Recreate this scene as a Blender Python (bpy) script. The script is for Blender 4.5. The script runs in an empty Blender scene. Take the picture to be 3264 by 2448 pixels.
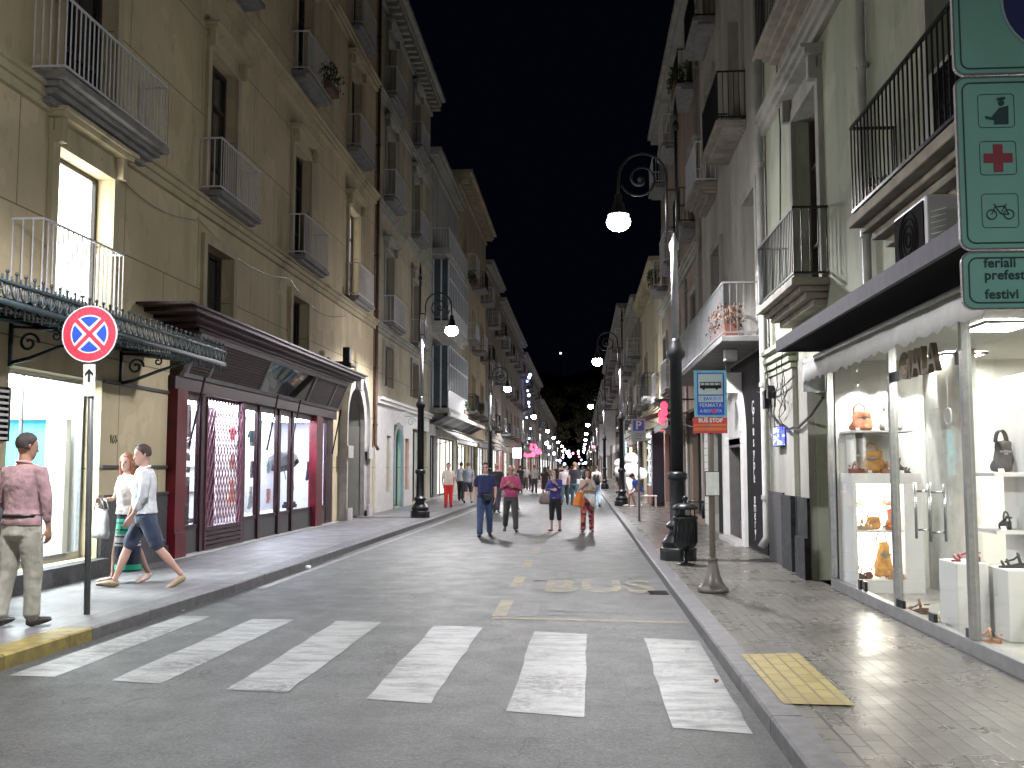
import bpy, math, random
from mathutils import Vector, Matrix, Euler
R = math.radians
rnd = random.Random(7)
S = bpy.context.scene
# ------------------------------------------------------------------ camera, world, exposure
cam = bpy.data.objects.new('camera', bpy.data.cameras.new('camera'))
S.collection.objects.link(cam)
cam.data.sensor_width = 36.0
cam.data.lens = 36.0 * 1000 / 1024
cam.data.clip_start = 0.05
cam.data.clip_end = 2000
cam.location = (0, 0, 1.65)
cam.rotation_euler = (R(90 + 4.724), 0, R(3.959))
S.camera = cam
w = bpy.data.worlds.new('World'); S.world = w; w.use_nodes = True
_bg = w.node_tree.nodes['Background']
_bg.inputs[0].default_value = (0.28, 0.36, 1.0, 1)
_bg.inputs[1].default_value = 0.0022
S.view_settings.view_transform = 'Standard'
S.view_settings.look = 'None'
S.view_settings.gamma = 1
S.view_settings.exposure = 0.15
S.cycles.max_bounces = 7
S.cycles.transparent_max_bounces = 10
S.cycles.caustics_reflective = False
S.cycles.caustics_refractive = False
S.cycles.sample_clamp_indirect = 3.0
S.cycles.use_denoising = True
LAMP_W = 2050.0          # spot power of one street lamp
LAMP_COL = (1.0, 0.97, 1.0)

# ------------------------------------------------------------------ helpers
class MB:
    def __init__(s): s.v = []; s.f = []
    def add(s, vs, fs):
        b = len(s.v); s.v += [tuple(p) for p in vs]; s.f += [tuple(i + b for i in f) for f in fs]; return s
    def box(s, x0, x1, y0, y1, z0, z1):
        return s.add([(x, y, z) for z in (z0, z1) for y in (y0, y1) for x in (x0, x1)],
                     [(0, 2, 3, 1), (4, 5, 7, 6), (0, 1, 5, 4), (2, 6, 7, 3), (0, 4, 6, 2), (1, 3, 7, 5)])
    def quad(s, a, b, c, d): return s.add([a, b, c, d], [(0, 1, 2, 3)])
    def tube(s, pts, rad, n=10, side=None, cap=True):
        pts = [Vector(p) for p in pts]; k = len(pts)
        if not isinstance(rad, (list, tuple)): rad = [rad] * k
        vs = []; ref = Vector(side) if side is not None else None; pu = None
        for i, p in enumerate(pts):
            t = (pts[min(i + 1, k - 1)] - pts[max(i - 1, 0)]).normalized()
            r = ref if ref is not None else (pu if pu is not None else (Vector((0, 0, 1)) if abs(t.z) < .9 else Vector((0, 1, 0))))
            u = (r - t * r.dot(t))
            u = u.normalized() if u.length > 1e-6 else Vector((1, 0, 0))
            if ref is None: pu = u
            v = t.cross(u)
            ra, rb = rad[i] if isinstance(rad[i], (list, tuple)) else (rad[i], rad[i])
            for j in range(n):
                a = 2 * math.pi * j / n
                vs.append(p + u * (ra * math.cos(a)) + v * (rb * math.sin(a)))
        fs = [(i * n + j, i * n + (j + 1) % n, (i + 1) * n + (j + 1) % n, (i + 1) * n + j) for i in range(k - 1) for j in range(n)]
        if cap: fs += [tuple(range(n))[::-1], tuple((k - 1) * n + j for j in range(n))]
        return s.add(vs, fs)
    def limb(s, pts, rad, n=12):      # tube with rounded ends
        pts = [Vector(p) for p in pts]; rad = list(rad)
        a = (pts[0] - pts[1]).normalized() * rad[0] * .7; b = (pts[-1] - pts[-2]).normalized() * rad[-1] * .7
        return s.tube([pts[0] + a] + pts + [pts[-1] + b], [rad[0] * .55] + rad + [rad[-1] * .55], n)
    def loft(s, secs, T=None, n=20):   # secs: (x,y,z,rx,ry)
        vs = []
        for (x, y, z, rx, ry) in secs:
            for j in range(n):
                a = 2 * math.pi * j / n
                p = Vector((x + rx * math.cos(a), y + ry * math.sin(a), z)); vs.append(T @ p if T else p)
        k = len(secs)
        fs = [(i * n + j, i * n + (j + 1) % n, (i + 1) * n + (j + 1) % n, (i + 1) * n + j) for i in range(k - 1) for j in range(n)]
        fs += [tuple(range(n))[::-1], tuple((k - 1) * n + j for j in range(n))]
        return s.add(vs, fs)
    def lathe(s, prof, cx=0, cy=0, cz=0, n=20):
        return s.loft([(cx, cy, cz + z, max(r, 1e-4), max(r, 1e-4)) for r, z in prof], None, n)
    def ball(s, c, r, n=14, m=8):
        rx, ry, rz = r if isinstance(r, (tuple, list)) else (r, r, r)
        return s.loft([(c[0], c[1], c[2] - rz * math.cos(math.pi * (i + .08) / (m + .16)), rx * max(.02, math.sin(math.pi * (i + .08) / (m + .16))), ry * max(.02, math.sin(math.pi * (i + .08) / (m + .16)))) for i in range(m + 1)], None, n)
    def prism(s, poly, d, off):        # poly of 3D points, extruded by vector d
        off = Vector(off) if off else Vector(); d = Vector(d); k = len(poly)
        vs = [Vector(p) + off for p in poly] + [Vector(p) + off + d for p in poly]
        return s.add(vs, [tuple(range(k))[::-1], tuple(range(k, 2 * k))] + [(i, (i + 1) % k, k + (i + 1) % k, k + i) for i in range(k)])
    # facade box: side -1 = west houses (street at larger X), +1 = east houses
    def fb(s, X, sd, o0, o1, y0, y1, z0, z1):
        a, b = X - sd * o0, X - sd * o1
        return s.box(min(a, b), max(a, b), y0, y1, z0, z1)
SPLIT = {'pilaster', 'mullion', 'stallriser', 'shelf', 'clamp', 'foot', 'bracket', 'awning_arm', 'strip_light', 'ear', 'eye', 'pictogram_frame', 'bulb', 'plinth', 'door_stile', 'head_lobe', 'round_sticker', 'sill', 'dark_panel', 'pale_panel', 'neon_tube', 'scroll', 'merchandise', 'timber_frame', 'backing', 'veranda_frame_', 'fascia_frame_'}
def islands(mb):
    pr = list(range(len(mb.v)))
    def fd(i):
        while pr[i] != i: pr[i] = pr[pr[i]]; i = pr[i]
        return i
    for f in mb.f:
        for i in f[1:]: pr[fd(i)] = fd(f[0])
    d = {}
    for f in mb.f: d.setdefault(fd(f[0]), []).append(f)
    out = []
    for fs in d.values():
        ids = sorted({i for f in fs for i in f}); mp = {i: k for k, i in enumerate(ids)}; m = MB(); m.v = [mb.v[i] for i in ids]; m.f = [tuple(mp[i] for i in f) for f in fs]; out.append(m)
    return out
def obj(name, mb, mat, parent=None, smooth=False, local=False):
    if name in SPLIT and parent is not None:
        L_ = islands(mb)
        if 1 < len(L_) <= 40: return [obj1(name, m, mat, parent, smooth, local) for m in L_][-1]
    return obj1(name, mb, mat, parent, smooth, local)
def obj1(name, mb, mat, parent=None, smooth=False, local=False):
    me = bpy.data.meshes.new(name); me.from_pydata([tuple(v) for v in mb.v], [], mb.f); me.update()
    if smooth:
        for p in me.polygons: p.use_smooth = True
    o = bpy.data.objects.new(name, me); S.collection.objects.link(o)
    if mat: me.materials.append(mat)
    if parent is not None:
        o.parent = parent
        if not local:
            q = parent; off = Vector()
            while q: off += q.location; q = q.parent
            o.location = -off
    return o
def tag(o, label, cat, group=None, kind=None):
    o['label'] = label; o['category'] = cat
    if group: o['group'] = group
    if kind: o['kind'] = kind
    return o
def thing(name, label, cat, loc=(0, 0, 0), rz=0, group=None):
    o = bpy.data.objects.new(name, None); S.collection.objects.link(o); o.empty_display_size = .2
    o.location = loc; o.rotation_euler = (0, 0, rz); return tag(o, label, cat, group)
def struct(name, mb, mat, smooth=False):
    o = obj(name, mb, mat, None, smooth); o['kind'] = 'structure'; return o
def copy_tree(o, parent=None):
    c = o.copy(); S.collection.objects.link(c); c.parent = parent
    for ch in o.children: copy_tree(ch, c)
    return c
def bevel(o, wd=.01, seg=2):
    m = o.modifiers.new('b', 'BEVEL'); m.width = wd; m.segments = seg; m.limit_method = 'ANGLE'; return o

# ------------------------------------------------------------------ materials
class NT:
    def __init__(s, name):
        s.m = bpy.data.materials.new(name); s.m.use_nodes = True; s.t = s.m.node_tree; s.b = s.t.nodes['Principled BSDF']; s.out = s.t.nodes['Material Output']
    def n(s, ty, **k):
        x = s.t.nodes.new(ty)
        for a, b in k.items():
            if hasattr(x, a): setattr(x, a, b)
            else: x.inputs[a.replace('_', ' ')].default_value = b
        return x
    def l(s, a, b): s.t.links.new(a, b)
    def mix(s, f, a, b, mode='MIX'):
        x = s.n('ShaderNodeMix', data_type='RGBA', blend_type=mode)
        for i, v in ((0, f), (6, a), (7, b)):
            if hasattr(v, 'is_output'): s.l(v, x.inputs[i])
            else: x.inputs[i].default_value = v if i == 0 else (tuple(v) + (1,))[:4]
        return x.outputs[2]
    def ramp(s, v, p0, p1, c0=(0, 0, 0, 1), c1=(1, 1, 1, 1)):
        x = s.n('ShaderNodeValToRGB'); x.color_ramp.elements[0].position = p0; x.color_ramp.elements[1].position = p1
        x.color_ramp.elements[0].color = c0; x.color_ramp.elements[1].color = c1; s.l(v, x.inputs[0]); return x.outputs[0]
    def noise(s, sc, det=4, vec=None, rough=.55):
        x = s.n('ShaderNodeTexNoise'); x.inputs['Scale'].default_value = sc; x.inputs['Detail'].default_value = det; x.inputs['Roughness'].default_value = rough
        s.l(vec if vec else s.co(), x.inputs['Vector']); return x.outputs['Fac']
    def co(s, scale=None, rot=None):
        c = s.n('ShaderNodeTexCoord').outputs['Object']
        if scale or rot:
            m = s.n('ShaderNodeMapping'); s.l(c, m.inputs[0])
            if scale: m.inputs['Scale'].default_value = scale
            if rot: m.inputs['Rotation'].default_value = rot
            return m.outputs[0]
        return c
    def bump(s, v, st=.3, d=.01, nrm=None):
        x = s.n('ShaderNodeBump'); x.inputs['Strength'].default_value = st; x.inputs['Distance'].default_value = d; s.l(v, x.inputs['Height'])
        if nrm: s.l(nrm, x.inputs['Normal'])
        s.l(x.outputs[0], s.b.inputs['Normal']); return x.outputs[0]
    def set(s, col=None, rough=None, metal=None, spec=None):
        if col is not None:
            if hasattr(col, 'is_output'): s.l(col, s.b.inputs['Base Color'])
            else: s.b.inputs['Base Color'].default_value = (tuple(col) + (1,))[:4]
        if rough is not None:
            if hasattr(rough, 'is_output'): s.l(rough, s.b.inputs['Roughness'])
            else: s.b.inputs['Roughness'].default_value = rough
        if metal is not None: s.b.inputs['Metallic'].default_value = metal
        if spec is not None: s.b.inputs['Specular IOR Level'].default_value = spec
        return s.m
def sc3(c, k): return tuple(x * k for x in c[:3])
_mc = {}
def plain(col, rough=.6, metal=0, var=.15, sc=6, name='paint', bump=0, spec=.5):
    key = (col, rough, metal, var, sc, bump, spec)
    if key in _mc: return _mc[key]
    n = NT(name); v = n.noise(sc, 5)
    n.set(n.mix(n.ramp(v, .3, .7), sc3(col, 1 - var), sc3(col, 1 + var)), rough, metal, spec)
    if bump: n.bump(n.noise(sc * 8, 4), bump, .01)
    _mc[key] = n.m; return n.m
def stucco(col, stain=.45, block=None, name='stucco', sc=1.0):
    n = NT(name)
    big = n.noise(.5 * sc, 6); streak = n.noise(1.4, 5, n.co(scale=(1, 1, .12))); fine = n.noise(30, 4)
    c = n.mix(n.ramp(big, .3, .75), sc3(col, 1 - stain * .5), sc3(col, 1.12))
    c = n.mix(n.ramp(streak, .47, .72), c, sc3(col, .48))
    pt = n.noise(.9, 3, None, .4); c = n.mix(n.ramp(pt, .60, .615), c, n.mix(.22, c, sc3(col, 1.5)))
    gr = n.noise(3.5, 6, n.co(scale=(1, 1, .5)), .7); c = n.mix(n.ramp(gr, .55, .8), c, sc3(col, .45))
    c = n.mix(.25, c, n.mix(fine, sc3(col, .7), sc3(col, 1.2)))
    h = fine
    if block:
        bw, bh = block
        b = n.n('ShaderNodeTexBrick'); sw = n.n('ShaderNodeSeparateXYZ'); n.l(n.co(), sw.inputs[0])
        cb = n.n('ShaderNodeCombineXYZ'); n.l(sw.outputs[1], cb.inputs[0]); n.l(sw.outputs[2], cb.inputs[1]); n.l(cb.outputs[0], b.inputs['Vector'])
        b.inputs['Scale'].default_value = 1; b.inputs['Brick Width'].default_value = bw; b.inputs['Row Height'].default_value = bh
        b.inputs['Mortar Size'].default_value = .012; b.inputs['Mortar Smooth'].default_value = .3
        c = n.mix(n.ramp(b.outputs['Fac'], .1, .9), c, sc3(col, .35))
        n.set(c, .85); bb = n.bump(fine, .25, .006)
        n.bump(b.outputs['Fac'], -.8, .02, bb)
    else:
        n.set(c, .85); n.bump(fine, .3, .006)
    return n.m
def emis(col, st, name='light'):
    n = NT(name); n.set((0, 0, 0), .5); n.b.inputs['Emission Color'].default_value = tuple(col) + (1,); n.b.inputs['Emission Strength'].default_value = st; return n.m
def glass_mat(tint=(.92, .95, .94), gloss=1.0, name='glass'):
    n = NT(name); n.t.nodes.remove(n.b)
    tr = n.n('ShaderNodeBsdfTransparent'); tr.inputs[0].default_value = tuple(tint) + (1,)
    gl = n.n('ShaderNodeBsdfGlossy'); gl.inputs['Roughness'].default_value = .02
    fr = n.n('ShaderNodeFresnel'); fr.inputs[0].default_value = 1.45
    mu = n.n('ShaderNodeMath', operation='MULTIPLY'); mu.inputs[1].default_value = gloss; n.l(fr.outputs[0], mu.inputs[0])
    mx = n.n('ShaderNodeMixShader'); n.l(mu.outputs[0], mx.inputs[0]); n.l(tr.outputs[0], mx.inputs[1]); n.l(gl.outputs[0], mx.inputs[2]); n.l(mx.outputs[0], n.out.inputs[0])
    return n.m
def goods_mat(col, st, name='lit_display', sc=3.0, dark=.25):
    # far shop display: a lit window with shelves and goods standing before the light
    n = NT(name); n.set((.02, .02, .02), .3)
    c = n.co(scale=(1, 1, 1)); sw = n.n('ShaderNodeSeparateXYZ'); n.l(c, sw.inputs[0])
    cb = n.n('ShaderNodeCombineXYZ'); n.l(sw.outputs[1], cb.inputs[0]); n.l(sw.outputs[2], cb.inputs[1])
    v = n.n('ShaderNodeTexVoronoi'); v.inputs['Scale'].default_value = sc; n.l(cb.outputs[0], v.inputs['Vector'])
    h = n.n('ShaderNodeHueSaturation'); h.inputs['Saturation'].default_value = .45; n.l(v.outputs['Color'], h.inputs['Color'])
    m = n.ramp(v.outputs['Distance'], .25, .45)
    cc = n.mix(m, n.mix(.6, h.outputs[0], sc3(col, dark)), col)
    n.l(cc, n.b.inputs['Emission Color']); n.b.inputs['Emission Strength'].default_value = st
    return n.m

M = {}
M['curtain_cl'] = plain((.20, .19, .18), .9, 0, .25, 4)
M['glass'] = glass_mat(gloss=.6)
M['glass_sh'] = glass_mat((.97, .98, .98), .16)
M['dark_glass'] = plain((.018, .02, .025), .06, 0, .3, 2)
M['wood_dk'] = plain((.035, .024, .02), .5, 0, .3, 5)
M['shutter'] = plain((.03, .035, .035), .55, 0, .25, 3)
M['maroon'] = plain((.022, .006, .009), .38, 0, .4, 5, spec=.3)
M['maroon_hi'] = plain((.10, .006, .013), .35, 0, .4, 3, spec=.3)
M['iron'] = plain((.012, .014, .016), .36, .2, .3, 14, bump=.15)
M['iron_gr'] = plain((.03, .045, .05), .4, .3, .3, 14)
M['white_metal'] = plain((.62, .63, .66), .45, 0, .12, 9)
M['grey_metal'] = plain((.32, .33, .34), .35, .6, .15, 9)
M['steel'] = plain((.55, .56, .57), .25, .95, .1, 20)
M['white'] = plain((.78, .78, .76), .55, 0, .05, 3)
M['granite'] = plain((.065, .065, .068), .5, 0, .4, 22, spec=.3)
M['lavic'] = plain((.035, .038, .04), .6, 0, .5, 9, bump=.3, spec=.2)
M['trim_y'] = stucco((.50, .44, .30), .45)
M['trim_g'] = stucco((.36, .36, .32), .4)
M['slab'] = plain((.20, .20, .20), .7, 0, .25, 4)
M['slab_st'] = plain((.23, .21, .17), .75, 0, .35, 3, bump=.2)
M['marble'] = plain((.55, .55, .53), .35, 0, .12, 5)

def paver_mat(name, c0, c1, w_, h_, rough, rot=True, mort=.35, spec=.5):
    n = NT(name); sw = n.n('ShaderNodeSeparateXYZ'); n.l(n.co(), sw.inputs[0]); cb = n.n('ShaderNodeCombineXYZ')
    a, b = (1, 0) if rot else (0, 1)
    n.l(sw.outputs[a], cb.inputs[0]); n.l(sw.outputs[b], cb.inputs[1])
    br = n.n('ShaderNodeTexBrick'); n.l(cb.outputs[0], br.inputs['Vector']); br.inputs['Scale'].default_value = 1
    br.inputs['Brick Width'].default_value = w_; br.inputs['Row Height'].default_value = h_; br.inputs['Mortar Size'].default_value = .010; br.inputs['Mortar Smooth'].default_value = .1; br.inputs['Bias'].default_value = 0
    br.inputs['Color1'].default_value = c0 + (1,); br.inputs['Color2'].default_value = c1 + (1,); br.inputs['Mortar'].default_value = sc3(c0, mort) + (1,)
    dirt = n.noise(1.3, 6); fine = n.noise(45, 4)
    c = n.mix(n.ramp(dirt, .38, .72), br.outputs['Color'], sc3(c0, .55))
    c = n.mix(.3, c, n.mix(fine, sc3(c0, .5), sc3(c1, 1.4)))
    n.set(c, n.ramp(n.noise(2.2, 5), .3, .7, (rough, rough, rough, 1), (rough + .22,) * 3 + (1,)), 0, spec)
    f = n.n('ShaderNodeMath', operation='MULTIPLY_ADD'); n.l(br.outputs['Fac'], f.inputs[0]); f.inputs[1].default_value = -1; ns = n.n('ShaderNodeMath', operation='MULTIPLY'); ns.inputs[1].default_value = .3; n.l(n.noise(5, 3, None, .4), ns.inputs[0]); n.l(ns.outputs[0], f.inputs[2])
    n.bump(f.outputs[0], .45, .006)
    return n.m
def asphalt():
    n = NT('asphalt'); fine = n.noise(42, 6, None, .75); big = n.noise(.35, 6); mid = n.noise(2.2, 6, None, .6); g2 = n.noise(16, 5, None, .7)
    v = n.n('ShaderNodeTexVoronoi'); v.inputs['Scale'].default_value = 60; n.l(n.co(), v.inputs['Vector'])
    c = n.mix(n.ramp(big, .3, .7), (.025, .031, .029), (.046, .051, .047)); c = n.mix(n.ramp(mid, .45, .75), c, (.028, .032, .033))
    c = n.mix(n.ramp(fine, .45, .66), c, (.13, .14, .13)); c = n.mix(n.ramp(g2, .48, .64), c, n.mix(.7, c, (.012, .014, .014))); c = n.mix(n.ramp(v.outputs['Distance'], .0, .25), (.028, .03, .03), c)
    tr = n.noise(1.2, 3, n.co(scale=(1.4, .03, 1))); c = n.mix(n.ramp(tr, .5, .66), c, n.mix(.3, c, (.02, .02, .02)))
    s2 = n.noise(.5, 4, n.co(scale=(1, .5, 1))); cr = n.n('ShaderNodeMath', operation='COMPARE'); cr.inputs[1].default_value = .5; cr.inputs[2].default_value = .0016; n.l(s2, cr.inputs[0])
    c = n.mix(cr.outputs[0], c, (.02, .02, .02))
    n.set(c, n.ramp(mid, .3, .7, (.38,) * 3 + (1,), (.55,) * 3 + (1,)), 0, .6); n.bump(fine, 1.0, .014); return n.m
def worn(col, keep=.5, sc=5, name='worn_paint', streak=True):
    n = NT(name); a = n.noise(sc, 7, n.co(scale=(1, 3.0, 1)) if streak else None, .7); b = n.noise(70, 4)
    base = n.mix(n.ramp(b, .35, .7), (.036, .040, .040), (.07, .073, .07))
    m = n.ramp(a, keep - .16, keep + .1); lw = n.noise(1.1, 3, None, .5); m = n.mix(n.ramp(lw, .30, .52), n.mix(n.ramp(n.noise(14, 6, None, .75), .42, .56), (0, 0, 0), m), m)
    m2 = n.mix(n.ramp(b, .3, .6), (.72, .72, .72), (1, 1, 1)); mm = n.n('ShaderNodeMix', data_type='RGBA', blend_type='MULTIPLY'); mm.inputs[0].default_value = 1
    n.l(m, mm.inputs[6]); n.l(m2, mm.inputs[7])
    n.set(n.mix(mm.outputs[2], base, n.mix(n.noise(2.5, 5), sc3(col, .72), sc3(col, 1.08))), .5); n.bump(b, .4, .004); return n.m

# ------------------------------------------------------------------ ground
M['asphalt'] = asphalt()
M['pave_l'] = paver_mat('stone_paving', (.165, .165, .175), (.215, .21, .215), .42, .28, .38)
M['pave_r'] = paver_mat('glazed_paving', (.145, .14, .125), (.195, .186, .168), .25, .112, .20, True, .08)
M['tactile'] = paver_mat('yellow_paving', (.30, .245, .085), (.37, .30, .11), .25, .112, .36, True, .2)
M['kerb'] = plain((.11, .11, .115), .5, 0, .3, 9, bump=.25)
M['kerb_y'] = plain((.20, .16, .045), .6, 0, .45, 7, bump=.25)
KL = [(-30, -4.8), (0, -4.76), (7.5, -4.72), (13.5, -4.53), (30, -4.42), (60, -4.38), (400, -4.38)]
KR = [(-30, 1.15), (400, 1.15)]
def kx(k, y):
    for (a, xa), (b, xb) in zip(k, k[1:]):
        if a <= y <= b: return xa + (xb - xa) * (y - a) / (b - a)
    return k[-1][1]
struct('ground', MB().quad((-600, -300, -.02), (600, -300, -.02), (600, 1200, -.02), (-600, 1200, -.02)), M['asphalt'])
mb = MB()
ys = [-30, -10, 0, 7.5, 13.5, 30, 60, 120, 200, 400]
for a, b in zip(ys, ys[1:]): mb.quad((kx(KL, a), a, 0), (1.15, a, 0), (1.15, b, 0), (kx(KL, b), b, 0))
struct('road', mb, M['asphalt'])
def pavement(name, k, xo, mat):
    mb = MB()
    sgn = 1 if xo > 0 else -1
    for a, b in zip(ys, ys[1:]):
        e = .3 if sgn < 0 else .2
        xa, xb = kx(k, a) + sgn * e, kx(k, b) + sgn * e
        if sgn < 0: mb.quad((xo, a, .12), (xa, a, .12), (xb, b, .12), (xo, b, .12))
        else: mb.quad((xa, a, .12), (xo, a, .12), (xo, b, .12), (xb, b, .12))
    return struct(name, mb, mat)
pavement('pavement', KL, -12, M['pave_l'])
pavement('pavement', KR, 8, M['pave_r'])
def kerb(name, k, sgn, y0, y1, mat, step=1.2, kw=.298):
    mb = MB(); y = y0
    while y < y1 - .01:
        e = min(y + step, y1); g = .006
        xa, xb = kx(k, y), kx(k, e)
        t = [(xa, y + g), (xb, e - g)]; w_ = sgn * kw; c = .015 * sgn
        p = [(xa, y + g, -.02), (xb, e - g, -.02), (xb + w_, e - g, -.02), (xa + w_, y + g, -.02),
             (xa, y + g, .108), (xb, e - g, .108), (xb + c, e - g, .124), (xb + w_, e - g, .124), (xa + w_, y + g, .124), (xa + c, y + g, .124)]
        mb.add(p, [(0, 1, 5, 4), (4, 5, 6, 9), (9, 6, 7, 8), (3, 8, 7, 2), (0, 4, 9, 8, 3), (1, 2, 7, 6, 5)]); y = e
    return struct(name, mb, mat)
kerb('kerb', KL, -1, -20, 9.4, M['kerb_y'], 1.0)
kerb('kerb', KL, -1, 9.4, 380, M['kerb'])
kerb('kerb', KR, 1, -20, 380, M['kerb'], 1.2, .198)
struct('tactile_paving', MB().quad((1.29, 6.7, .1285), (1.74, 6.68, .1285), (1.76, 8.48, .1285), (1.29, 8.41, .1285)), M['tactile'])
# markings
M['zebra'] = worn((.31, .325, .32), .44, 2.2)
near = [(-4.53, 7.78, -4.02, 7.70), (-3.42, 7.62, -2.86, 7.55), (-2.36, 7.40, -1.80, 7.30), (-1.24, 7.13, -.68, 7.05), (-.13, 6.80, .42, 6.70), (.98, 6.44, 1.13, 6.40)]
G_ = {}
zebra = [((20, 1460), (120, 1463), (455, 1332), (390, 1331)), ((238, 1471), (350, 1478), (635, 1339), (545, 1338)), ((490, 1490), (620, 1497), (825, 1344), (728, 1342)),
         ((788, 1511), (930, 1521), (1043, 1355), (938, 1352)), ((1096, 1537), (1265, 1551), (1268, 1371), (1152, 1364)), ((1450, 1573), (1628, 1587), (1512, 1385), (1391, 1379))]
def G(x, y, z=0):      # pixel of the photograph to a point of the ground, used only to read off where paint lies
    ml = cam.rotation_euler.to_matrix(); K = 2.16015625
    d = ml @ Vector(((x / K - 512) / 1000, (384 - y / K) / 1000, -1)); t = (z - 1.65) / d.z; return (d.x * t, d.y * t, z)
mb = MB()
for q in zebra:
    P4 = [Vector(G(*p)) for p in q]; N_ = 10
    L_ = [P4[0].lerp(P4[3], i / N_) + Vector((rnd.uniform(-.012, .012), 0, .004)) for i in range(N_ + 1)]
    R_ = [P4[1].lerp(P4[2], i / N_) + Vector((rnd.uniform(-.012, .012), 0, .004)) for i in range(N_ + 1)]
    mb.add(L_ + R_, [(i, N_ + 1 + i, N_ + 2 + i, i + 1) for i in range(N_)])
struct('zebra_crossing_marking', mb, M['zebra'])
mb = MB()
edge = [(-4.36, 13.5), (-4.18, 26), (-4.1, 34), (-4.12, 60), (-4.12, 120)]
for (xa, a), (xb, b) in zip(edge, edge[1:]): mb.quad((xa - .06, a, .004), (xa + .06, a, .004), (xb + .06, b, .004), (xb - .06, b, .004))
struct('edge_line_marking', mb, worn((.33, .33, .33), .45, 4))
mb = MB(); my = MB()
my.quad((-.98, 11.0, .004), (1.12, 10.82, .004), (1.12, 10.94, .004), (-.98, 11.13, .004))
for y in (11.2, 13.9, 16.6, 19.3, 22, 24.7): my.quad((-1.0, y, .004), (-.84, y, .004), (-.84, y + 1.3, .004), (-1.0, y + 1.3, .004))
for y in (11.2, 13.6, 14.6, 17.1): mb.quad((-.70, y, .004), (-.5, y, .004), (-.5, y + 1.1, .004), (-.70, y + 1.1, .004)); mb.quad((-.38, y + .1, .004), (-.2, y + .1, .004), (-.2, y + 1.3, .004), (-.38, y + 1.3, .004))
y = 11.6
while y < 34:
    a, b = rnd.uniform(-.5, .1), rnd.uniform(.5, 1.05); mb.quad((a, y, .004), (b, y - .04, .004), (b, y + .02, .004), (a, y + .06, .004)); y += rnd.uniform(.7, 1.3)
mb.quad((-.5, 27, .004), (-.36, 27, .004), (-.2, 35, .004), (-.34, 35, .004))
struct('bus_bay_marking', my, worn((.30, .25, .09), .54, 5))
struct('bus_bay_hatch_marking', mb, worn((.22, .21, .19), .60, 5))
def text(name, s, size, loc, rot, mat, parent=None, ext=.004, spacing=1.0, off=0.0, align='CENTER', scale=(1, 1, 1), shear=0):
    c = bpy.data.curves.new(name, 'FONT'); c.body = s; c.size = size; c.extrude = ext; c.align_x = align; c.align_y = 'CENTER'; c.space_character = spacing; c.offset = off; c.shear = shear
    c.resolution_u = 4
    c.materials.append(mat)
    f = bpy.data.objects.new(name, c); S.collection.objects.link(f); me = bpy.data.meshes.new_from_object(f); bpy.data.objects.remove(f)
    o = bpy.data.objects.new(name, me); S.collection.objects.link(o); o.rotation_euler = rot; o.scale = scale
    if not me.materials: me.materials.append(mat)
    if parent is not None: o.parent = parent; o.location = Vector(loc) - parent.location
    else: o.location = loc
    return o
bus_t = text('road_lettering_marking', 'BUS', 1.0, (.22, 14.0, .006), (0, 0, 0), worn((.30, .26, .11), .555, 4), None, 0, 1.05, .02, scale=(.86, 2.0, 1)); bus_t['kind'] = 'structure'
# small things on the ground
p = MB(); p.lathe([(.02, 0), (.05, .01), (.045, .05), (.02, .06)], -4.42, 16.1, .0)
tag(obj('crumpled_paper_cup', p, M['white'], None, True), 'crumpled white paper cup lying in the gutter beside the pavement', 'litter')
d = MB().box(.86, 1.13, 13.2, 13.6, .001, .006)
for i in range(6): d.box(.88, 1.11, 13.23 + i * .06, 13.255 + i * .06, .006, .012)
tag(obj('drain_grate', d, M['iron'], None), 'dark storm drain grate in the road against the kerb', 'drain')

# ------------------------------------------------------------------ buildings
def wall_mesh(X, sd, y0, y1, z0, z1, holes, depth=.28, back=8.0, arch=()):
    mb = MB()
    Y = sorted({y0, y1} | {h[0] for h in holes} | {h[1] for h in holes}); Z = sorted({z0, z1} | {h[2] for h in holes} | {h[3] for h in holes})
    def pt(y, z, o=0): return (X - sd * o, y, z)
    for a, b in zip(Y, Y[1:]):
        for c, d in zip(Z, Z[1:]):
            m, n = (a + b) / 2, (c + d) / 2
            if not any(h[0] < m < h[1] and h[2] < n < h[3] for h in holes): mb.quad(pt(a, c), pt(b, c), pt(b, d), pt(a, d))
    for (a, b, c, d, *r) in holes:
        q = r[0] if r else depth
        for e in ((a, c, b, c), (b, c, b, d), (b, d, a, d), (a, d, a, c)): mb.quad(pt(e[0], e[1]), pt(e[2], e[3]), pt(e[2], e[3], -q), pt(e[0], e[1], -q))
    mb.quad(pt(y0, z1), pt(y1, z1), pt(y1, z1, -back), pt(y0, z1, -back))
    mb.quad(pt(y0, z0), pt(y0, z1), pt(y0, z1, -back), pt(y0, z0, -back)); mb.quad(pt(y1, z0), pt(y1, z1), pt(y1, z1, -back), pt(y1, z0, -back))
    mb.quad(pt(y0, z0, -back), pt(y1, z0, -back), pt(y1, z1, -back), pt(y0, z1, -back))
    return mb
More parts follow.
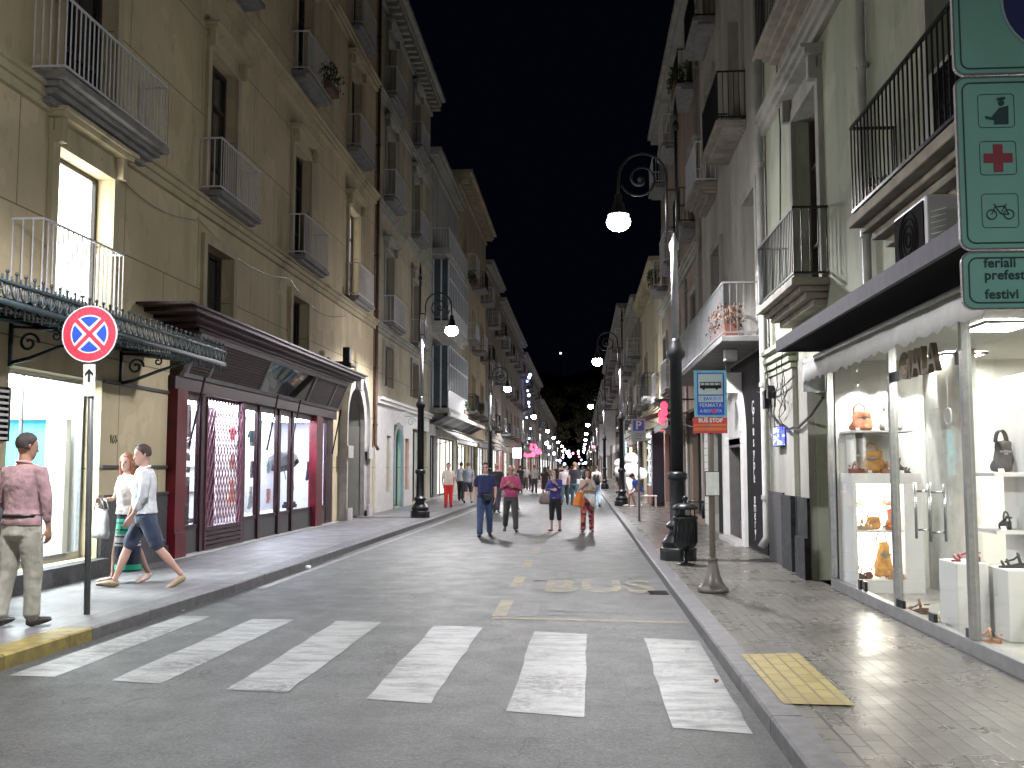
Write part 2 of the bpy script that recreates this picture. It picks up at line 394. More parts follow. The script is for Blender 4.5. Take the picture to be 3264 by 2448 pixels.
def window(root, X, sd, a, b, c, d, kind='dark', sur=None, hood=False, depth=.26, lit=None, frame='wood_dk', open_=0):
    f = MB(); w_ = .07; o = -depth + .07; bars_ = kind != 'clear'
    f.fb(X, sd, o - .07, o, a, a + w_, c, d); f.fb(X, sd, o - .07, o, b - w_, b, c, d)
    f.fb(X, sd, o - .07, o, a + w_, b - w_, d - w_, d); f.fb(X, sd, o - .07, o, a + w_, b - w_, c, c + w_)
    m = (a + b) / 2
    if bars_: f.fb(X, sd, o - .07, o - .002, m - .04, m + .04, c + w_, d - w_)
    if kind == 'dark' and d - c > 1.6:
        for zz in (c + (d - c) * .28, c + (d - c) * .72): f.fb(X, sd, o - .06, o - .012, a + w_, m - .04, zz - .025, zz + .025); f.fb(X, sd, o - .06, o - .012, m + .04, b - w_, zz - .025, zz + .025)
    fo = obj('window', f, M[frame], root)
    if kind == 'shutter':
        p = MB()
        z = c + w_ + .04
        while z < d - w_ - .05:
            p.fb(X, sd, o - .055, o - .02, a + w_, m - .045, z, z + .05); p.fb(X, sd, o - .055, o - .02, m + .045, b - w_, z, z + .05); z += .075
        p.fb(X, sd, o - .068, o - .058, a + w_, b - w_, c + w_, d - w_)
        obj('shutter', p, M['shutter'], fo)
    else:
        p = MB().fb(X, sd, o - .062, o - .058, a + w_, b - w_, c + w_, d - w_)
        if lit is None and kind == 'dark' and d - c > 1.6 and (int(a * 7 + c * 3) % 3 == 0):
            cu = MB(); nn = 14
            for i in range(nn): ya = a + w_ + (b - a - 2 * w_) * i / nn; cu.fb(X, sd, o - .12, o - .10 + .008 * (i % 2), ya, ya + (b - a - 2 * w_) / nn, c + w_, d - w_)
            obj('curtain', cu, M['curtain_cl'], fo); lit = M['glass']
        obj('pane', p, lit or M['dark_glass'], fo)
    if sur:
        s = MB(); e = .17
        s.fb(X, sd, .003, .07, a - e, a, c, d); s.fb(X, sd, .003, .07, b, b + e, c, d); s.fb(X, sd, .003, .073, a - e, b + e, d, d + e)
        if hood:
            s.fb(X, sd, .003, .05, a - e, b + e, d + e, d + e + .16)
            s.fb(X, sd, .003, .24, a - e - .08, b + e + .08, d + e + .16, d + e + .23); s.fb(X, sd, .003, .30, a - e - .12, b + e + .12, d + e + .23, d + e + .28)
            for q in (a - e, b + .02): s.fb(X, sd, .073, .18, q, q + .13, d + .02, d + e + .16)
        obj('architrave', s, M[sur], fo)
    return fo
def railing(mb, X, sd, o0, o1, y0, y1, z0, z1, st=.12, t=.011, mid=False):
    a = o1
    for zz in (z0, z1 - .03): 
        mb.fb(X, sd, a - .025, a, y0, y1, zz, zz + .03); mb.fb(X, sd, o0, a - .025, y0, y0 + .025, zz, zz + .03); mb.fb(X, sd, o0, a - .025, y1 - .025, y1, zz, zz + .03)
    n = max(2, round((y1 - y0) / st))
    for i in range(n + 1):
        y = y0 + .0125 + (y1 - y0 - .025) * i / n; mb.fb(X, sd, a - .0125 - t / 2, a - .0125 + t / 2, y - t / 2, y + t / 2, z0 + .03, z1 - .03)
    n = max(1, round((a - o0) / st))
    for i in range(n):
        o = o0 + .02 + (a - o0 - .03) * i / n
        for y in (y0 + .0125, y1 - .0125): mb.fb(X, sd, o - t / 2, o + t / 2, y - t / 2, y + t / 2, z0 + .03, z1 - .03)
def balcony(root, X, sd, y0, y1, z, prot=.42, rail='white_metal', slab='slab', h=.98, st=.12, steps=1, t=.014):
    s = MB(); s.fb(X, sd, .003, prot + .03, y0 - .03, y1 + .03, z - .10, z)
    if steps >= 1: s.fb(X, sd, .003, prot * .82, y0 + .03, y1 - .03, z - .17, z - .10)
    if steps >= 2:
        s.fb(X, sd, .003, prot * .64, y0 + .09, y1 - .09, z - .25, z - .17); s.fb(X, sd, .003, prot * .4, y0 + .16, y1 - .16, z - .34, z - .25)
    so = obj('balcony', s, M[slab], root); bevel(so, .012, 2)
    r = MB(); railing(r, X, sd, .003, prot, y0, y1, z + .05, z + h, st, t)
    obj('railing', r, M[rail], so)
    return so
def band(mb, X, sd, y0, y1, z, prof):     # prof: (dz0, dz1, out)
    for (a, b, o) in prof: mb.fb(X, sd, .003, o, y0, y1, z + a, z + b)
def building(name, label, sd, X, y0, y1, H, mat, wins=(), balc=(), bands=(), openings=(), cornice=None, cmat='trim_g', back=8.0, trims=None, cat='building'):
    root = thing(name, label, cat, (X, y0, 0))
    holes = [(a, b, c, d) for (a, b, c, d, *_) in wins] + [tuple(o[:4]) + ((o[4],) if len(o) > 4 else ()) for o in openings]
    obj('wall', wall_mesh(X, sd, y0, y1, 0, H, holes, back=back), mat, root)
    for (a, b, c, d, kind, *r) in wins:
        kw = r[0] if r else {}
        window(root, X, sd, a, b, c, d, kind, **kw)
    for b in balc: balcony(root, X, sd, *b[:3], **(b[3] if len(b) > 3 else {}))
    for z, prof in bands:
        mb = MB(); band(mb, X, sd, y0 + .01, y1 - .01, z, prof); obj('string_course', mb, M[trims or cmat], root)
    if cornice:
        o, dent = cornice; mb = MB()
        band(mb, X, sd, y0 + .01, y1 - .01, H, [(-.75, -.6, .12), (-.3, -.12, o * .75), (-.12, .06, o)]); mb.fb(X, sd, -1.5, .003, y0 + .01, y1 - .01, H, H + .06)
        if dent:
            y = y0 + .1
            while y < y1 - .3: mb.fb(X, sd, .003, o * .7, y, y + .2, H - .56, H - .3); y += .55
        obj('cornice', mb, M[cmat], root)
    return root
CRS = [(-.12, .0, .08), (0, .10, .14), (.10, .16, .20)]
# ---- west side, the long ochre palazzo
M['ochre'] = stucco((.60, .51, .335), .6, (2.9, 1.62))
M['ochre2'] = stucco((.47, .43, .32), .5, (2.9, 1.62))
M['litwin'] = emis((1.0, .96, .86), 9.0, 'bright_shop_light')
Lx = -6.9
cols = [6.9, 12.5, 17.7, 23.2, 28.9]
W_, B_ = [], []
for c in cols:
    if c == 12.5: W_.append((c - .05, c + 1.5, 3.86, 5.86, 'clear', dict(sur='trim_y', lit=M['litwin'], frame='iron', hood=True))); B_.append((11.5, 13.65, 3.72, dict(prot=.42, h=.95)))
    elif c > 12.5 and c < 28: W_.append((c, c + 1.42, 4.5, 5.74, 'dark', dict(sur='trim_y')))
    W_.append((c, c + 1.45, 6.7, 9.42, 'dark', dict(sur='trim_y', hood=True, **({} if c != 28.9 else {'lit': emis((1, .93, .85), 1.1, 'lit_curtain')}))))
    W_.append((c, c + 1.4, 11.2, 13.7, 'shutter' if c in (17.7, 28.9) else 'dark', dict(sur='trim_y', hood=True)))
    W_.append((c, c + 1.4, 14.95, 17.3, 'shutter', dict(sur='trim_y')))
    if c != 12.5: B_.append((c - .35, c + 1.85, 6.65, dict(prot=.42)))
    else: B_.append((11.8, 14.9, 6.62, dict(prot=.45, steps=2)))
    B_.append((c - .3, c + 1.8, 11.15, dict(prot=.42))); B_.append((c - .3, c + 1.8, 14.9, dict(prot=.42)))
ochre = building('ochre_palazzo', 'tall ochre stucco palazzo with white railed balconies above the pale boutique and dark wood shopfront', -1, Lx, 3.0, 32.75, 19.2, M['ochre'], W_, B_,
                 [(6.35, CRS), (10.6, CRS), (14.5, CRS)], [(11.6, 13.95, .36, 2.88, .3), (16.3, 27.35, .14, 3.95, .3), (28.35, 31.25, .12, 3.95, .8)], (.7, True), 'trim_y')
pl = MB(); pl.fb(Lx, -1, .003, .05, 3.0, 11.6, .1, 1.2); pl.fb(Lx, -1, .003, .05, 13.97, 16.25, .1, 1.2); pl.fb(Lx, -1, .05, .09, 13.97, 16.25, .1, .36); pl.fb(Lx, -1, .003, .075, 13.97, 16.25, 1.2, 1.24); pl.fb(Lx, -1, .003, .20, 11.0, 13.95, .08, .355)
for z in (1.62, 2.86): pl.fb(Lx, -1, .003, .04, 13.97, 16.25, z, z + .05)
obj('plinth', pl, M['granite'], ochre)
# stray cables looping over the wall
cb = MB()
for (a, b, z, s) in ((13.6, 17.2, 6.05, .22), (17.2, 23, 6.1, .3), (23, 28.6, 6.05, .35), (13.8, 16.0, 3.55, .2)):
    cb.tube([(Lx + .05, a + (b - a) * t / 8, z - s * math.sin(math.pi * t / 8)) for t in range(9)], .007, 5)
obj('cable', cb, M['iron'], ochre)
ao = thing('ochre_wall_number', 'small raised house number on the ochre wall beside the pale boutique', 'house number', (Lx, 14.35, 2.05))
text('numeral', '165', .17, (Lx + .012, 14.35, 2.05), (R(90), 0, R(90)), M['trim_y'], ao, .008)
# arched stone portal
po = thing('stone_portal', 'arched grey stone portal with a carved hood moulding beside the dark wood shopfront', 'portal', (Lx, 29.8, 0))
def arch_ring(mb, X, sd, yc, zc, r0, r1, o0, o1, n=16, z0=.12, legs=True):
    for i in range(n):
        a0, a1 = math.pi * i / n, math.pi * (i + 1) / n
        ps = [(r0, a0), (r1, a0), (r1, a1), (r0, a1)]
        q = [(X - sd * o0, yc + r * math.cos(a), zc + r * math.sin(a)) for r, a in ps]
        mb.prism(q, (-sd * (o1 - o0), 0, 0), None)
    if legs:
        for s in (-1, 1): a, b = yc + s * r0, yc + s * r1; mb.fb(X, sd, o0, o1, min(a, b), max(a, b), z0, zc)
m = MB(); arch_ring(m, Lx, -1, 29.8, 2.9, 1.12, 1.5, .003, .14); arch_ring(m, Lx, -1, 29.8, 2.9, 1.5, 1.62, .003, .24)
m.fb(Lx, -1, .14, .3, 29.6, 30.0, 3.95, 4.45)
for zz in (.12, 1.9): m.fb(Lx, -1, .24, .30, 28.1, 28.7, zz, zz + .35); m.fb(Lx, -1, .24, .30, 30.9, 31.5, zz, zz + .35)
obj('archivolt', m, plain((.34, .33, .32), .6, 0, .2, 4, bump=.2), po)
m = MB()   # infill behind the arch so that the opening reads round
n_ = 16
for i in range(n_):
    a0, a1 = math.pi * i / n_, math.pi * (i + 1) / n_
    q = [(Lx - .02, 29.8 + 1.13 * math.cos(a), 2.9 + 1.13 * math.sin(a)) for a in (a0, a1)]
    t = [(Lx - .02, 29.8 + 1.13 * math.cos(a), 3.95 + .1) for a in (a1, a0)]
    m.prism([(q[0][0], q[0][1], min(q[0][2], 4.05)), (q[1][0], q[1][1], min(q[1][2], 4.05))] + t, (-.5, 0, 0), None)
m.fb(Lx, -1, -.5, -.02, 28.35, 28.67, .12, 2.9); m.fb(Lx, -1, -.5, -.02, 30.93, 31.25, .12, 2.9)
obj('reveal', m, M['trim_g'], po)
m = MB().fb(Lx, -1, -.78, -.7, 28.35, 31.25, .12, 3.95)
for i in range(6): m.fb(Lx, -1, -.7, -.66, 28.5 + i * .45, 28.85 + i * .45, .4, 2.6)
obj('door', m, M['wood_dk'], po)
# downpipes
def downpipe(label, X, sd, y, z0, z1, mat, r=.055, o=.09, sh=.12):
    t = thing('downpipe', label, 'drainpipe', (X - sd * o, y, 0))
    m = MB(); m.tube([(X - sd * (o + .1), y, z0), (X - sd * o, y, z0 + .18), (X - sd * o, y, z1)], r, 10); obj('pipe', m, M[mat], t, True)
    m = MB(); z = z0 + .8
    while z < z1: m.tube([(X - sd * o, y, z), (X - sd * o, y, z + .07)], r * 1.28, 10); m.fb(X, sd, .0, o - .02, y - .02, y + .02, z + .01, z + .05); z += 1.9
    obj('bracket', m, M[mat], t)
M['rust'] = plain((.09, .04, .03), .6, .1, .35, 6)
downpipe('dark rusty drainpipe running down between the ochre palazzo and its neighbour', Lx, -1, 32.82, 2.2, 18.4, 'rust')
# ---- west side, next house of the same row
W_, B_ = [], []
for c in (34.5, 40.2):
    W_.append((c, c + 1.5, 4.5, 5.9, 'dark', dict(sur='trim_g')))
    for z, h in ((6.7, 2.6), (11.2, 2.5), (14.95, 2.3)): W_.append((c, c + 1.5, z, z + h, 'dark' if z < 12 else 'shutter', dict(sur='trim_g', hood=True))); B_.append((c - .3, c + 1.9, z - .05, dict(prot=.42)))
h2 = building('corniced_house', 'greyish ochre house with a bracketed cornice next to the rusty drainpipe', -1, Lx, 32.9, 44.9, 18.6, M['ochre2'], W_, B_, [(6.35, CRS), (10.6, CRS), (14.5, CRS)],
              [(34.9, 35.7, .75, 2.75), (36.2, 38.2, .14, 3.1), (38.6, 39.5, .75, 2.75), (40.3, 44.4, .2, 3.2)], (.7, True), 'trim_g')
m = MB(); m.fb(Lx, -1, .003, .06, 33.15, 34.9, .1, 3.9); m.fb(Lx, -1, .003, .06, 34.9, 44.7, 3.2, 3.9)
m.fb(Lx, -1, .003, .06, 35.7, 36.2, .1, 3.2); m.fb(Lx, -1, .003, .06, 38.2, 38.6, .1, 3.2); m.fb(Lx, -1, .003, .06, 39.5, 40.3, .1, 3.2); m.fb(Lx, -1, .003, .28, 33.0, 44.7, 3.9, 4.0); m.fb(Lx, -1, .003, .2, 33.0, 44.7, 3.78, 3.9)
m.fb(Lx, -1, .003, .06, 34.9, 35.7, .1, .75); m.fb(Lx, -1, .003, .06, 38.6, 39.5, .1, .75); m.fb(Lx, -1, .003, .06, 34.9, 35.7, 2.75, 3.2); m.fb(Lx, -1, .003, .06, 38.6, 39.5, 2.75, 3.2)
obj('stone_shopfront', m, M['marble'], h2)
m = MB(); arch_ring(m, Lx, -1, 37.2, 2.3, .78, 1.0, .003, .09); obj('arch', m, plain((.2, .2, .2), .5), h2)
M['teal_disp'] = goods_mat((.25, .75, .85), 2.2, 'teal_display', 2.2)
M['disp_w'] = goods_mat((1, .95, .85), 2.0, 'white_display', 2.6)
M['disp_w2'] = goods_mat((.9, .95, 1), 1.3, 'cool_display', 3.2, .15)
M['disp_d'] = goods_mat((.5, .5, .45), .5, 'dim_display', 2.4, .1)
M['disp_r'] = goods_mat((1, .35, .4), 1.0, 'red_display', 2.6, .2)
def pane(root, X, sd, a, b, c, d, mat, o=-.22, bars=(), frame='iron', arch=False):
    f = MB(); f.fb(X, sd, o, o + .06, a, a + .06, c, d); f.fb(X, sd, o, o + .06, b - .06, b, c, d); f.fb(X, sd, o, o + .06, a + .06, b - .06, d - .08, d); f.fb(X, sd, o, o + .06, a + .06, b - .06, c, c + .1)
    for y in bars: f.fb(X, sd, o, o + .055, y - .03, y + .03, c + .1, d - .08)
    fo = obj('shop_window', f, M[frame], root); obj('pane', MB().fb(X, sd, o - .03, o - .02, a, b, c, d), mat, fo); return fo
pane(h2, Lx, -1, 34.9, 35.7, .75, 2.75, M['disp_d']); pane(h2, Lx, -1, 36.2, 38.2, .14, 3.1, M['teal_disp'], bars=(36.8,)); pane(h2, Lx, -1, 38.6, 39.5, .75, 2.75, M['disp_r']); pane(h2, Lx, -1, 40.3, 44.4, .2, 3.2, M['disp_d'], bars=(41.2, 42.1, 43.2))
# ---- white house with glazed verandas
M['whitest'] = stucco((.45, .45, .43), .35)
M['veranda_glass'] = plain((.06, .09, .11), .08, 0, .3, 1)
W_ = [(53.6, 55.0, z, z + 2.2, 'dark', {}) for z in (4.9, 8.9, 12.2)]
h3 = building('veranda_house', 'white house with glazed box verandas stacked over a striped dark marquee', -1, Lx, 45.0, 55.4, 16.4, M['whitest'], W_, (), (), [(45.4, 47.6, .2, 3.1), (47.9, 54.9, .2, 3.1)], (.5, False), 'trim_g')
for z, gl in ((4.35, 1), (8.4, 1), (11.8, 0)):
    m = MB(); m.fb(Lx, -1, .003, .85, 45.6, 53.4, z - .25, z); m.fb(Lx, -1, .003, .6, 45.8, 53.2, z - .5, z - .25)
    so = obj('veranda_slab', m, M['whitest'], h3)
    m = MB()
    if gl:
        m.fb(Lx, -1, .76, .8, 45.7, 53.3, z, z + .75); n_ = 12
        for i in range(n_ + 1): y = 45.7 + 7.54 * i / n_; m.fb(Lx, -1, .74, .82, y, y + .07, z + .75, z + 2.9)
        for zz in (.75, 2.0, 2.85): m.fb(Lx, -1, .735, .825, 45.7, 53.3, z + zz, z + zz + .07)
        for o in (.03, .4): m.fb(Lx, -1, o, o + .07, 45.7, 45.76, z, z + 2.9)
        obj('veranda_frame', m, M['white_metal'], so)
        obj('pane', MB().fb(Lx, -1, .77, .785, 45.72, 53.3, z + .75, z + 2.9).fb(Lx, -1, .02, .76, 45.72, 45.735, z + .1, z + 2.9), M['veranda_glass'], so)
    else: railing(m, Lx, -1, .003, .8, 45.7, 53.3, z + .03, z + 1.0, .14, .02); obj('railing', m, M['white_metal'], so)
pane(h3, Lx, -1, 45.4, 47.6, .2, 3.1, M['disp_d'], bars=(46.1, 46.9)); M['curtain'] = emis((1.0, .95, .82), 1.5, 'lit_curtain')
pane(h3, Lx, -1, 47.9, 54.9, .2, 3.1, M['curtain'], bars=(50.0, 52.2, 53.6))
# ---- further west houses
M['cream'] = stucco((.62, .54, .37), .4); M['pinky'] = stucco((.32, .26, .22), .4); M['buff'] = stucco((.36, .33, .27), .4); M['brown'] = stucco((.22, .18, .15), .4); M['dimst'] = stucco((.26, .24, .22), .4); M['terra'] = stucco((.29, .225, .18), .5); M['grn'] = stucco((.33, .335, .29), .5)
def far_house(name, label, sd, X, y0, y1, H, mat, floors, pitch, w_, prot=.5, disp=('disp_w', 'disp_w2', 'disp_d'), corn=(.6, False), cm='trim_g', kinds=('dark', 'shutter'), side=None, shop_h=3.0):
    Wn, Bn, op = [], [], []
    n = max(1, int((y1 - y0 - .6) / pitch)); p = (y1 - y0) / n
    for i in range(n):
        c = y0 + p * (i + .5) - w_ / 2
        for j, z in enumerate(floors): Wn.append((c, c + w_, z, z + 2.35, kinds[(i + j) % len(kinds)], dict(sur=cm))); Bn.append((c - .35, c + w_ + .35, z - .05, dict(prot=prot, st=.16, t=.02, rail='white_metal' if (i + j) % 3 else 'iron', slab='slab')))
        op.append((y0 + p * i + .3, y0 + p * (i + 1) - .3, .25, shop_h))
    h = building(name, label, sd, X, y0, y1, H, mat, Wn, Bn, [(floors[0] - .6, CRS)], op, corn, cm)
    for i, o in enumerate(op): pane(h, X, sd, *o, M[disp[i % len(disp)]], bars=[o[0] + (o[1] - o[0]) * t for t in (.33, .66)])
    return h
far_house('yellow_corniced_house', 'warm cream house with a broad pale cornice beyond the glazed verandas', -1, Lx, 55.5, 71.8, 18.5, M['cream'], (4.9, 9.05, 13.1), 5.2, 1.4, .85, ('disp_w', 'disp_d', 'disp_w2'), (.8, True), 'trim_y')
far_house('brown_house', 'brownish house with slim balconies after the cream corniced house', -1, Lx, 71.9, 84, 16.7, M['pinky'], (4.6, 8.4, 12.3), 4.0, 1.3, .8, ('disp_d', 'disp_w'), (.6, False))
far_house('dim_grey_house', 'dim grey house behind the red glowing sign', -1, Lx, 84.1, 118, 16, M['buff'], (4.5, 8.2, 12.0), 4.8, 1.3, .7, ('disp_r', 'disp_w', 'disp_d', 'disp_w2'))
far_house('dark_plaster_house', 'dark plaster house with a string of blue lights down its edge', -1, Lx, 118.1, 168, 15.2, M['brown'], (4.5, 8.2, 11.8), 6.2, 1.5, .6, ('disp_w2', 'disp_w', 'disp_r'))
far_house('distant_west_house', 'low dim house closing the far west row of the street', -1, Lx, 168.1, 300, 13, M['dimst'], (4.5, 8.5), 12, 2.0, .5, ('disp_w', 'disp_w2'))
# ---- east side
Rx = 3.2
M['eastw'] = stucco((.41, .44, .345), .6); M['eastw2'] = stucco((.42, .41, .37), .5)  # first wall colour carries a green light cast over grey stucco
W_ = [(13.25, 14.75, 4.1, 6.75, 'dark', dict(sur='trim_g', hood=True)), (7.3, 9.0, 4.1, 6.9, 'dark', dict(sur='trim_g', hood=True)), (13.2, 14.75, 8.1, 10.7, 'dark', dict(sur='trim_g', hood=True)), (7.3, 9.0, 8.1, 10.7, 'dark', dict(sur='trim_g')),
      (13.2, 14.75, 12.0, 14.5, 'shutter', dict(sur='trim_g')), (7.3, 9.0, 12.0, 14.5, 'shutter', dict(sur='trim_g'))]
B_ = [(12.95, 15.5, 4.08, dict(prot=.46, rail='iron', slab='slab_st', steps=2, st=.105, h=.94)), (6.6, 10.15, 4.15, dict(prot=.46, rail='iron', slab='slab_st', steps=2, st=.12, h=.94)),
      (12.0, 15.1, 7.98, dict(prot=.5, rail='iron', slab='slab_st', steps=2)), (6.4, 10, 8.0, dict(prot=.5, rail='iron', slab='slab_st', steps=2)), (12.4, 15.1, 11.95, dict(prot=.5, rail='iron', slab='slab_st'))]
e1 = building('pale_palazzo', 'pale grey palazzo, green cast painted in, with black iron balconies above the white shoe and bag shop', 1, Rx, 1.0, 17.12, 16.8, M['eastw'], W_, B_, [(7.45, CRS), (11.4, CRS)], [(4.6, 13.1, .1, 3.15, .02), (13.3, 13.95, .12, 2.65, .5)], (.6, False), 'trim_g')
m = MB()
m.fb(Rx, 1, .003, .10, 13.97, 14.5, .1, 3.15); m.fb(Rx, 1, .003, .08, 15.0, 16.9, .1, 3.1)
obj('pilaster', m, M['trim_g'], e1); bevel(e1.children[-1], .01)
m = MB(); m.fb(Rx, 1, .10, .14, 13.95, 14.53, .1, 1.22); m.fb(Rx, 1, .083, .15, 14.99, 15.7, .1, 1.22); m.fb(Rx, 1, .14, .19, 13.93, 14.55, .1, .68); m.fb(Rx, 1, .003, .07, 14.535, 14.985, .1, 1.22)
obj('plinth', m, M['lavic'], e1); bevel(e1.children[-1], .015)
m = MB().fb(Rx, 1, .083, .11, 15.73, 16.95, .1, 1.25); obj('plinth', m, M['granite'], e1)
m = MB().fb(Rx, 1, -.48, -.42, 13.3, 13.95, .12, 2.65); m.fb(Rx, 1, -.42, -.39, 13.38, 13.87, .4, 1.3); m.fb(Rx, 1, -.42, -.39, 13.38, 13.87, 1.5, 2.4)
obj('door', m, M['wood_dk'], e1)
# carved bands and capitals beside the pipe
m = MB()
for i, z in enumerate((3.12, 3.22, 3.34, 3.48)): m.fb(Rx, 1, .003, .10 + i * .03, 15.0, 17.0, z, z + .07)
obj('capital', m, M['eastw'], e1)
cb = MB(); rr = random.Random(3)
for k in range(9):
    y = 15.0 + rr.random() * 1.8; z = 2.2 + rr.random() * .9; L = .3 + rr.random() * .7
    cb.tube([(Rx - .13 - .02 * k * .3, y + .5 * math.sin(t * 1.2 + k) * .12 + (t / 7) * rr.uniform(-.25, .25), z + L * (1 - t / 3.5) * .5) for t in range(8)], .007, 5)
cb.tube([(Rx - .14, 12.9 + 3.6 * t / 10, 2.52 - .32 * math.sin(math.pi * t / 10) + .02 * math.sin(t * 3)) for t in range(11)], .02, 6)
cb.tube([(Rx - .14, 14.6 + 3.0 * t / 10, 2.95 - .12 * math.sin(math.pi * t / 10)) for t in range(11)], .012, 6)
cb.fb(Rx, 1, .12, .2, 16.6, 16.8, 2.6, 2.9); cb.fb(Rx, 1, .1, .2, 16.3, 16.45, 2.75, 2.95)
obj('cable', cb, M['iron'], e1)
cb = MB().tube([(Rx - .03, 15.9, 8.4), (Rx - .03, 15.7, 7.0), (Rx - .03, 15.9, 5.2), (Rx - .03, 15.6, 3.9)], .012, 5); obj('cable', cb, M['iron'], e1)
M['pale_pipe'] = plain((.42, .42, .40), .45, 0, .2, 3)
downpipe('pale drainpipe between the palazzo with iron balconies and the perfume shop', Rx, 1, 17.15, .3, 15.5, 'pale_pipe', .07, .10)
downpipe('grey green drainpipe between the two iron balconies over the shoe shop', Rx, 1, 11.0, 3.35, 15.8, 'pale_pipe', .05, .08)
# ---- east house 2 and 3
W_ = [(18.0, 19.4, 3.95, 6.7, 'dark', dict(sur='trim_g')), (22.6, 24.0, 3.95, 6.7, 'dark', dict(sur='trim_g')), (19.3, 20.7, 8.4, 11, 'dark', dict(sur='trim_g')), (23.4, 24.8, 8.4, 11, 'dark', dict(sur='trim_g')), (19.3, 20.7, 12.3, 14.6, 'dark', dict(sur='trim_g')), (23.4, 24.8, 12.3, 14.6, 'dark', dict(sur='trim_g'))]
B_ = [(17.35, 25.6, 3.9, dict(prot=.75, rail='grey_metal', slab='slab', h=.95, st=.13, steps=0, t=.011)), (19.0, 21.4, 8.3, dict(prot=.55, rail='iron', slab='slab_st')), (23.2, 25.4, 8.3, dict(prot=.5, rail='white_metal', slab='slab_st', steps=2)), (19.0, 21.2, 12.2, dict(prot=.55, rail='iron', slab='slab_st')), (23.0, 25.2, 12.2, dict(prot=.5, rail='iron'))]
e2 = building('perfumery_house', 'grey green house over the arched perfume shop with a long white railed balcony', 1, Rx, 17.2, 26.3, 16.4, M['eastw2'], W_, B_, (), [(19.75, 21.95, .14, 2.25, .35), (23.6, 24.8, .5, 2.5)], (.5, False), 'trim_g')
pane(e2, Rx, 1, 23.6, 24.8, .5, 2.5, M['disp_d'], frame='rust')
m = MB(); y = .2
while y < 3.0: m.fb(Rx, 1, .003, .03, 24.85, 26.2, y, y + .16); y += .175
obj('siding', m, M['white'], e2)
W_, B_ = [], []
for c in (27.3, 32.4, 37.0):
    for z in (4.2, 8.35, 12.25): W_.append((c, c + 1.3, z, z + 2.3, 'dark', dict(sur='trim_g'))); B_.append((c - .3, c + 1.6, z - .08, dict(prot=.5, rail='white_metal' if c > 30 else 'iron')))
e3 = building('terracotta_house', 'faded terracotta house behind the near street lamp with stacked balconies', 1, Rx, 26.4, 39.2, 14.7, M['terra'], W_, B_, [(7.5, CRS)], [(26.8, 29.2, .3, 2.8), (30.0, 31.6, .14, 2.8), (32.6, 38.8, .3, 2.9)], (.5, False), 'trim_g')
pane(e3, Rx, 1, 26.8, 29.2, .3, 2.8, M['disp_d'], bars=(28.0,)); pane(e3, Rx, 1, 30.0, 31.6, .14, 2.8, M['disp_d']); pane(e3, Rx, 1, 32.6, 38.8, .3, 2.9, M['disp_r'], bars=(34.5, 36.5))
downpipe('slim grey drainpipe on the terracotta house', Rx, 1, 26.35, 3.9, 13.8, 'pale_pipe', .05, .1)
downpipe('pale grey drainpipe low on the terracotta house by the white sided wall', Rx, 1, 29.6, .3, 7.2, 'pale_pipe', .05, .1)
# ---- east, lower houses beyond
M['glow'] = stucco((.55, .5, .36), .3)
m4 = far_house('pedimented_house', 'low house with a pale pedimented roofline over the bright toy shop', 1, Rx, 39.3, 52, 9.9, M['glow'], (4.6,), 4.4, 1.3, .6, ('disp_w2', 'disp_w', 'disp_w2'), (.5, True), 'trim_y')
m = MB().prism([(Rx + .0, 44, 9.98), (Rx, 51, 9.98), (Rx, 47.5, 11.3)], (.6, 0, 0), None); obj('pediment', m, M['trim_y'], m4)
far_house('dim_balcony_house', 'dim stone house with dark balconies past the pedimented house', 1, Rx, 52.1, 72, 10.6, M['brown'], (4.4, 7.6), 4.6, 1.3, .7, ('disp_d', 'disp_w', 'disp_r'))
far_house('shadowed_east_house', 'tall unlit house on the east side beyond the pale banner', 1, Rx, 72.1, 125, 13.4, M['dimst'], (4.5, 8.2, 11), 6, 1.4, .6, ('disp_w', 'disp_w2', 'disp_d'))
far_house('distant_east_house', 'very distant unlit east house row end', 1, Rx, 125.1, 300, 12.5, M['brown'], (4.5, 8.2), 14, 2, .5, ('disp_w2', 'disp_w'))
# ---- hill and trees where the street ends
hm = MB(); N_ = 60; prof = []
for i in range(N_ + 1):
    x = -400 + 800 * i / N_; prof.append((x, 46 + 30 * math.exp(-((x + 40) / 130) ** 2) + 5 * math.sin(x * .05) + 3 * math.sin(x * .17)))
vs = [(x, 520, -2) for x, h in prof] + [(x, 620, h * .6) for x, h in prof] + [(x, 760, h) for x, h in prof]; k = N_ + 1
hm.add(vs, [(i, i + 1, k + i + 1, k + i) for i in range(N_)] + [(k + i, k + i + 1, 2 * k + i + 1, 2 * k + i) for i in range(N_)])
struct('hill', hm, plain((.012, .014, .009), .9, 0, .4, .05), True)
hl = thing('hillside_lamp', 'single tiny reddish light high on the dark hillside', 'lamp', (-14, 690, 60))
obj('post', MB().tube([(-14, 690, 58), (-14, 690, 79.5)], .3, 6), M['iron'], hl); obj('lamp_globe', MB().ball((-14, 690, 80), .75), emis((1, .45, .4), 5), hl)
M['leaf'] = plain((.085, .085, .04), .6, 0, .5, .6); M['bark'] = plain((.07, .05, .035), .8, 0, .3, 6, bump=.4)
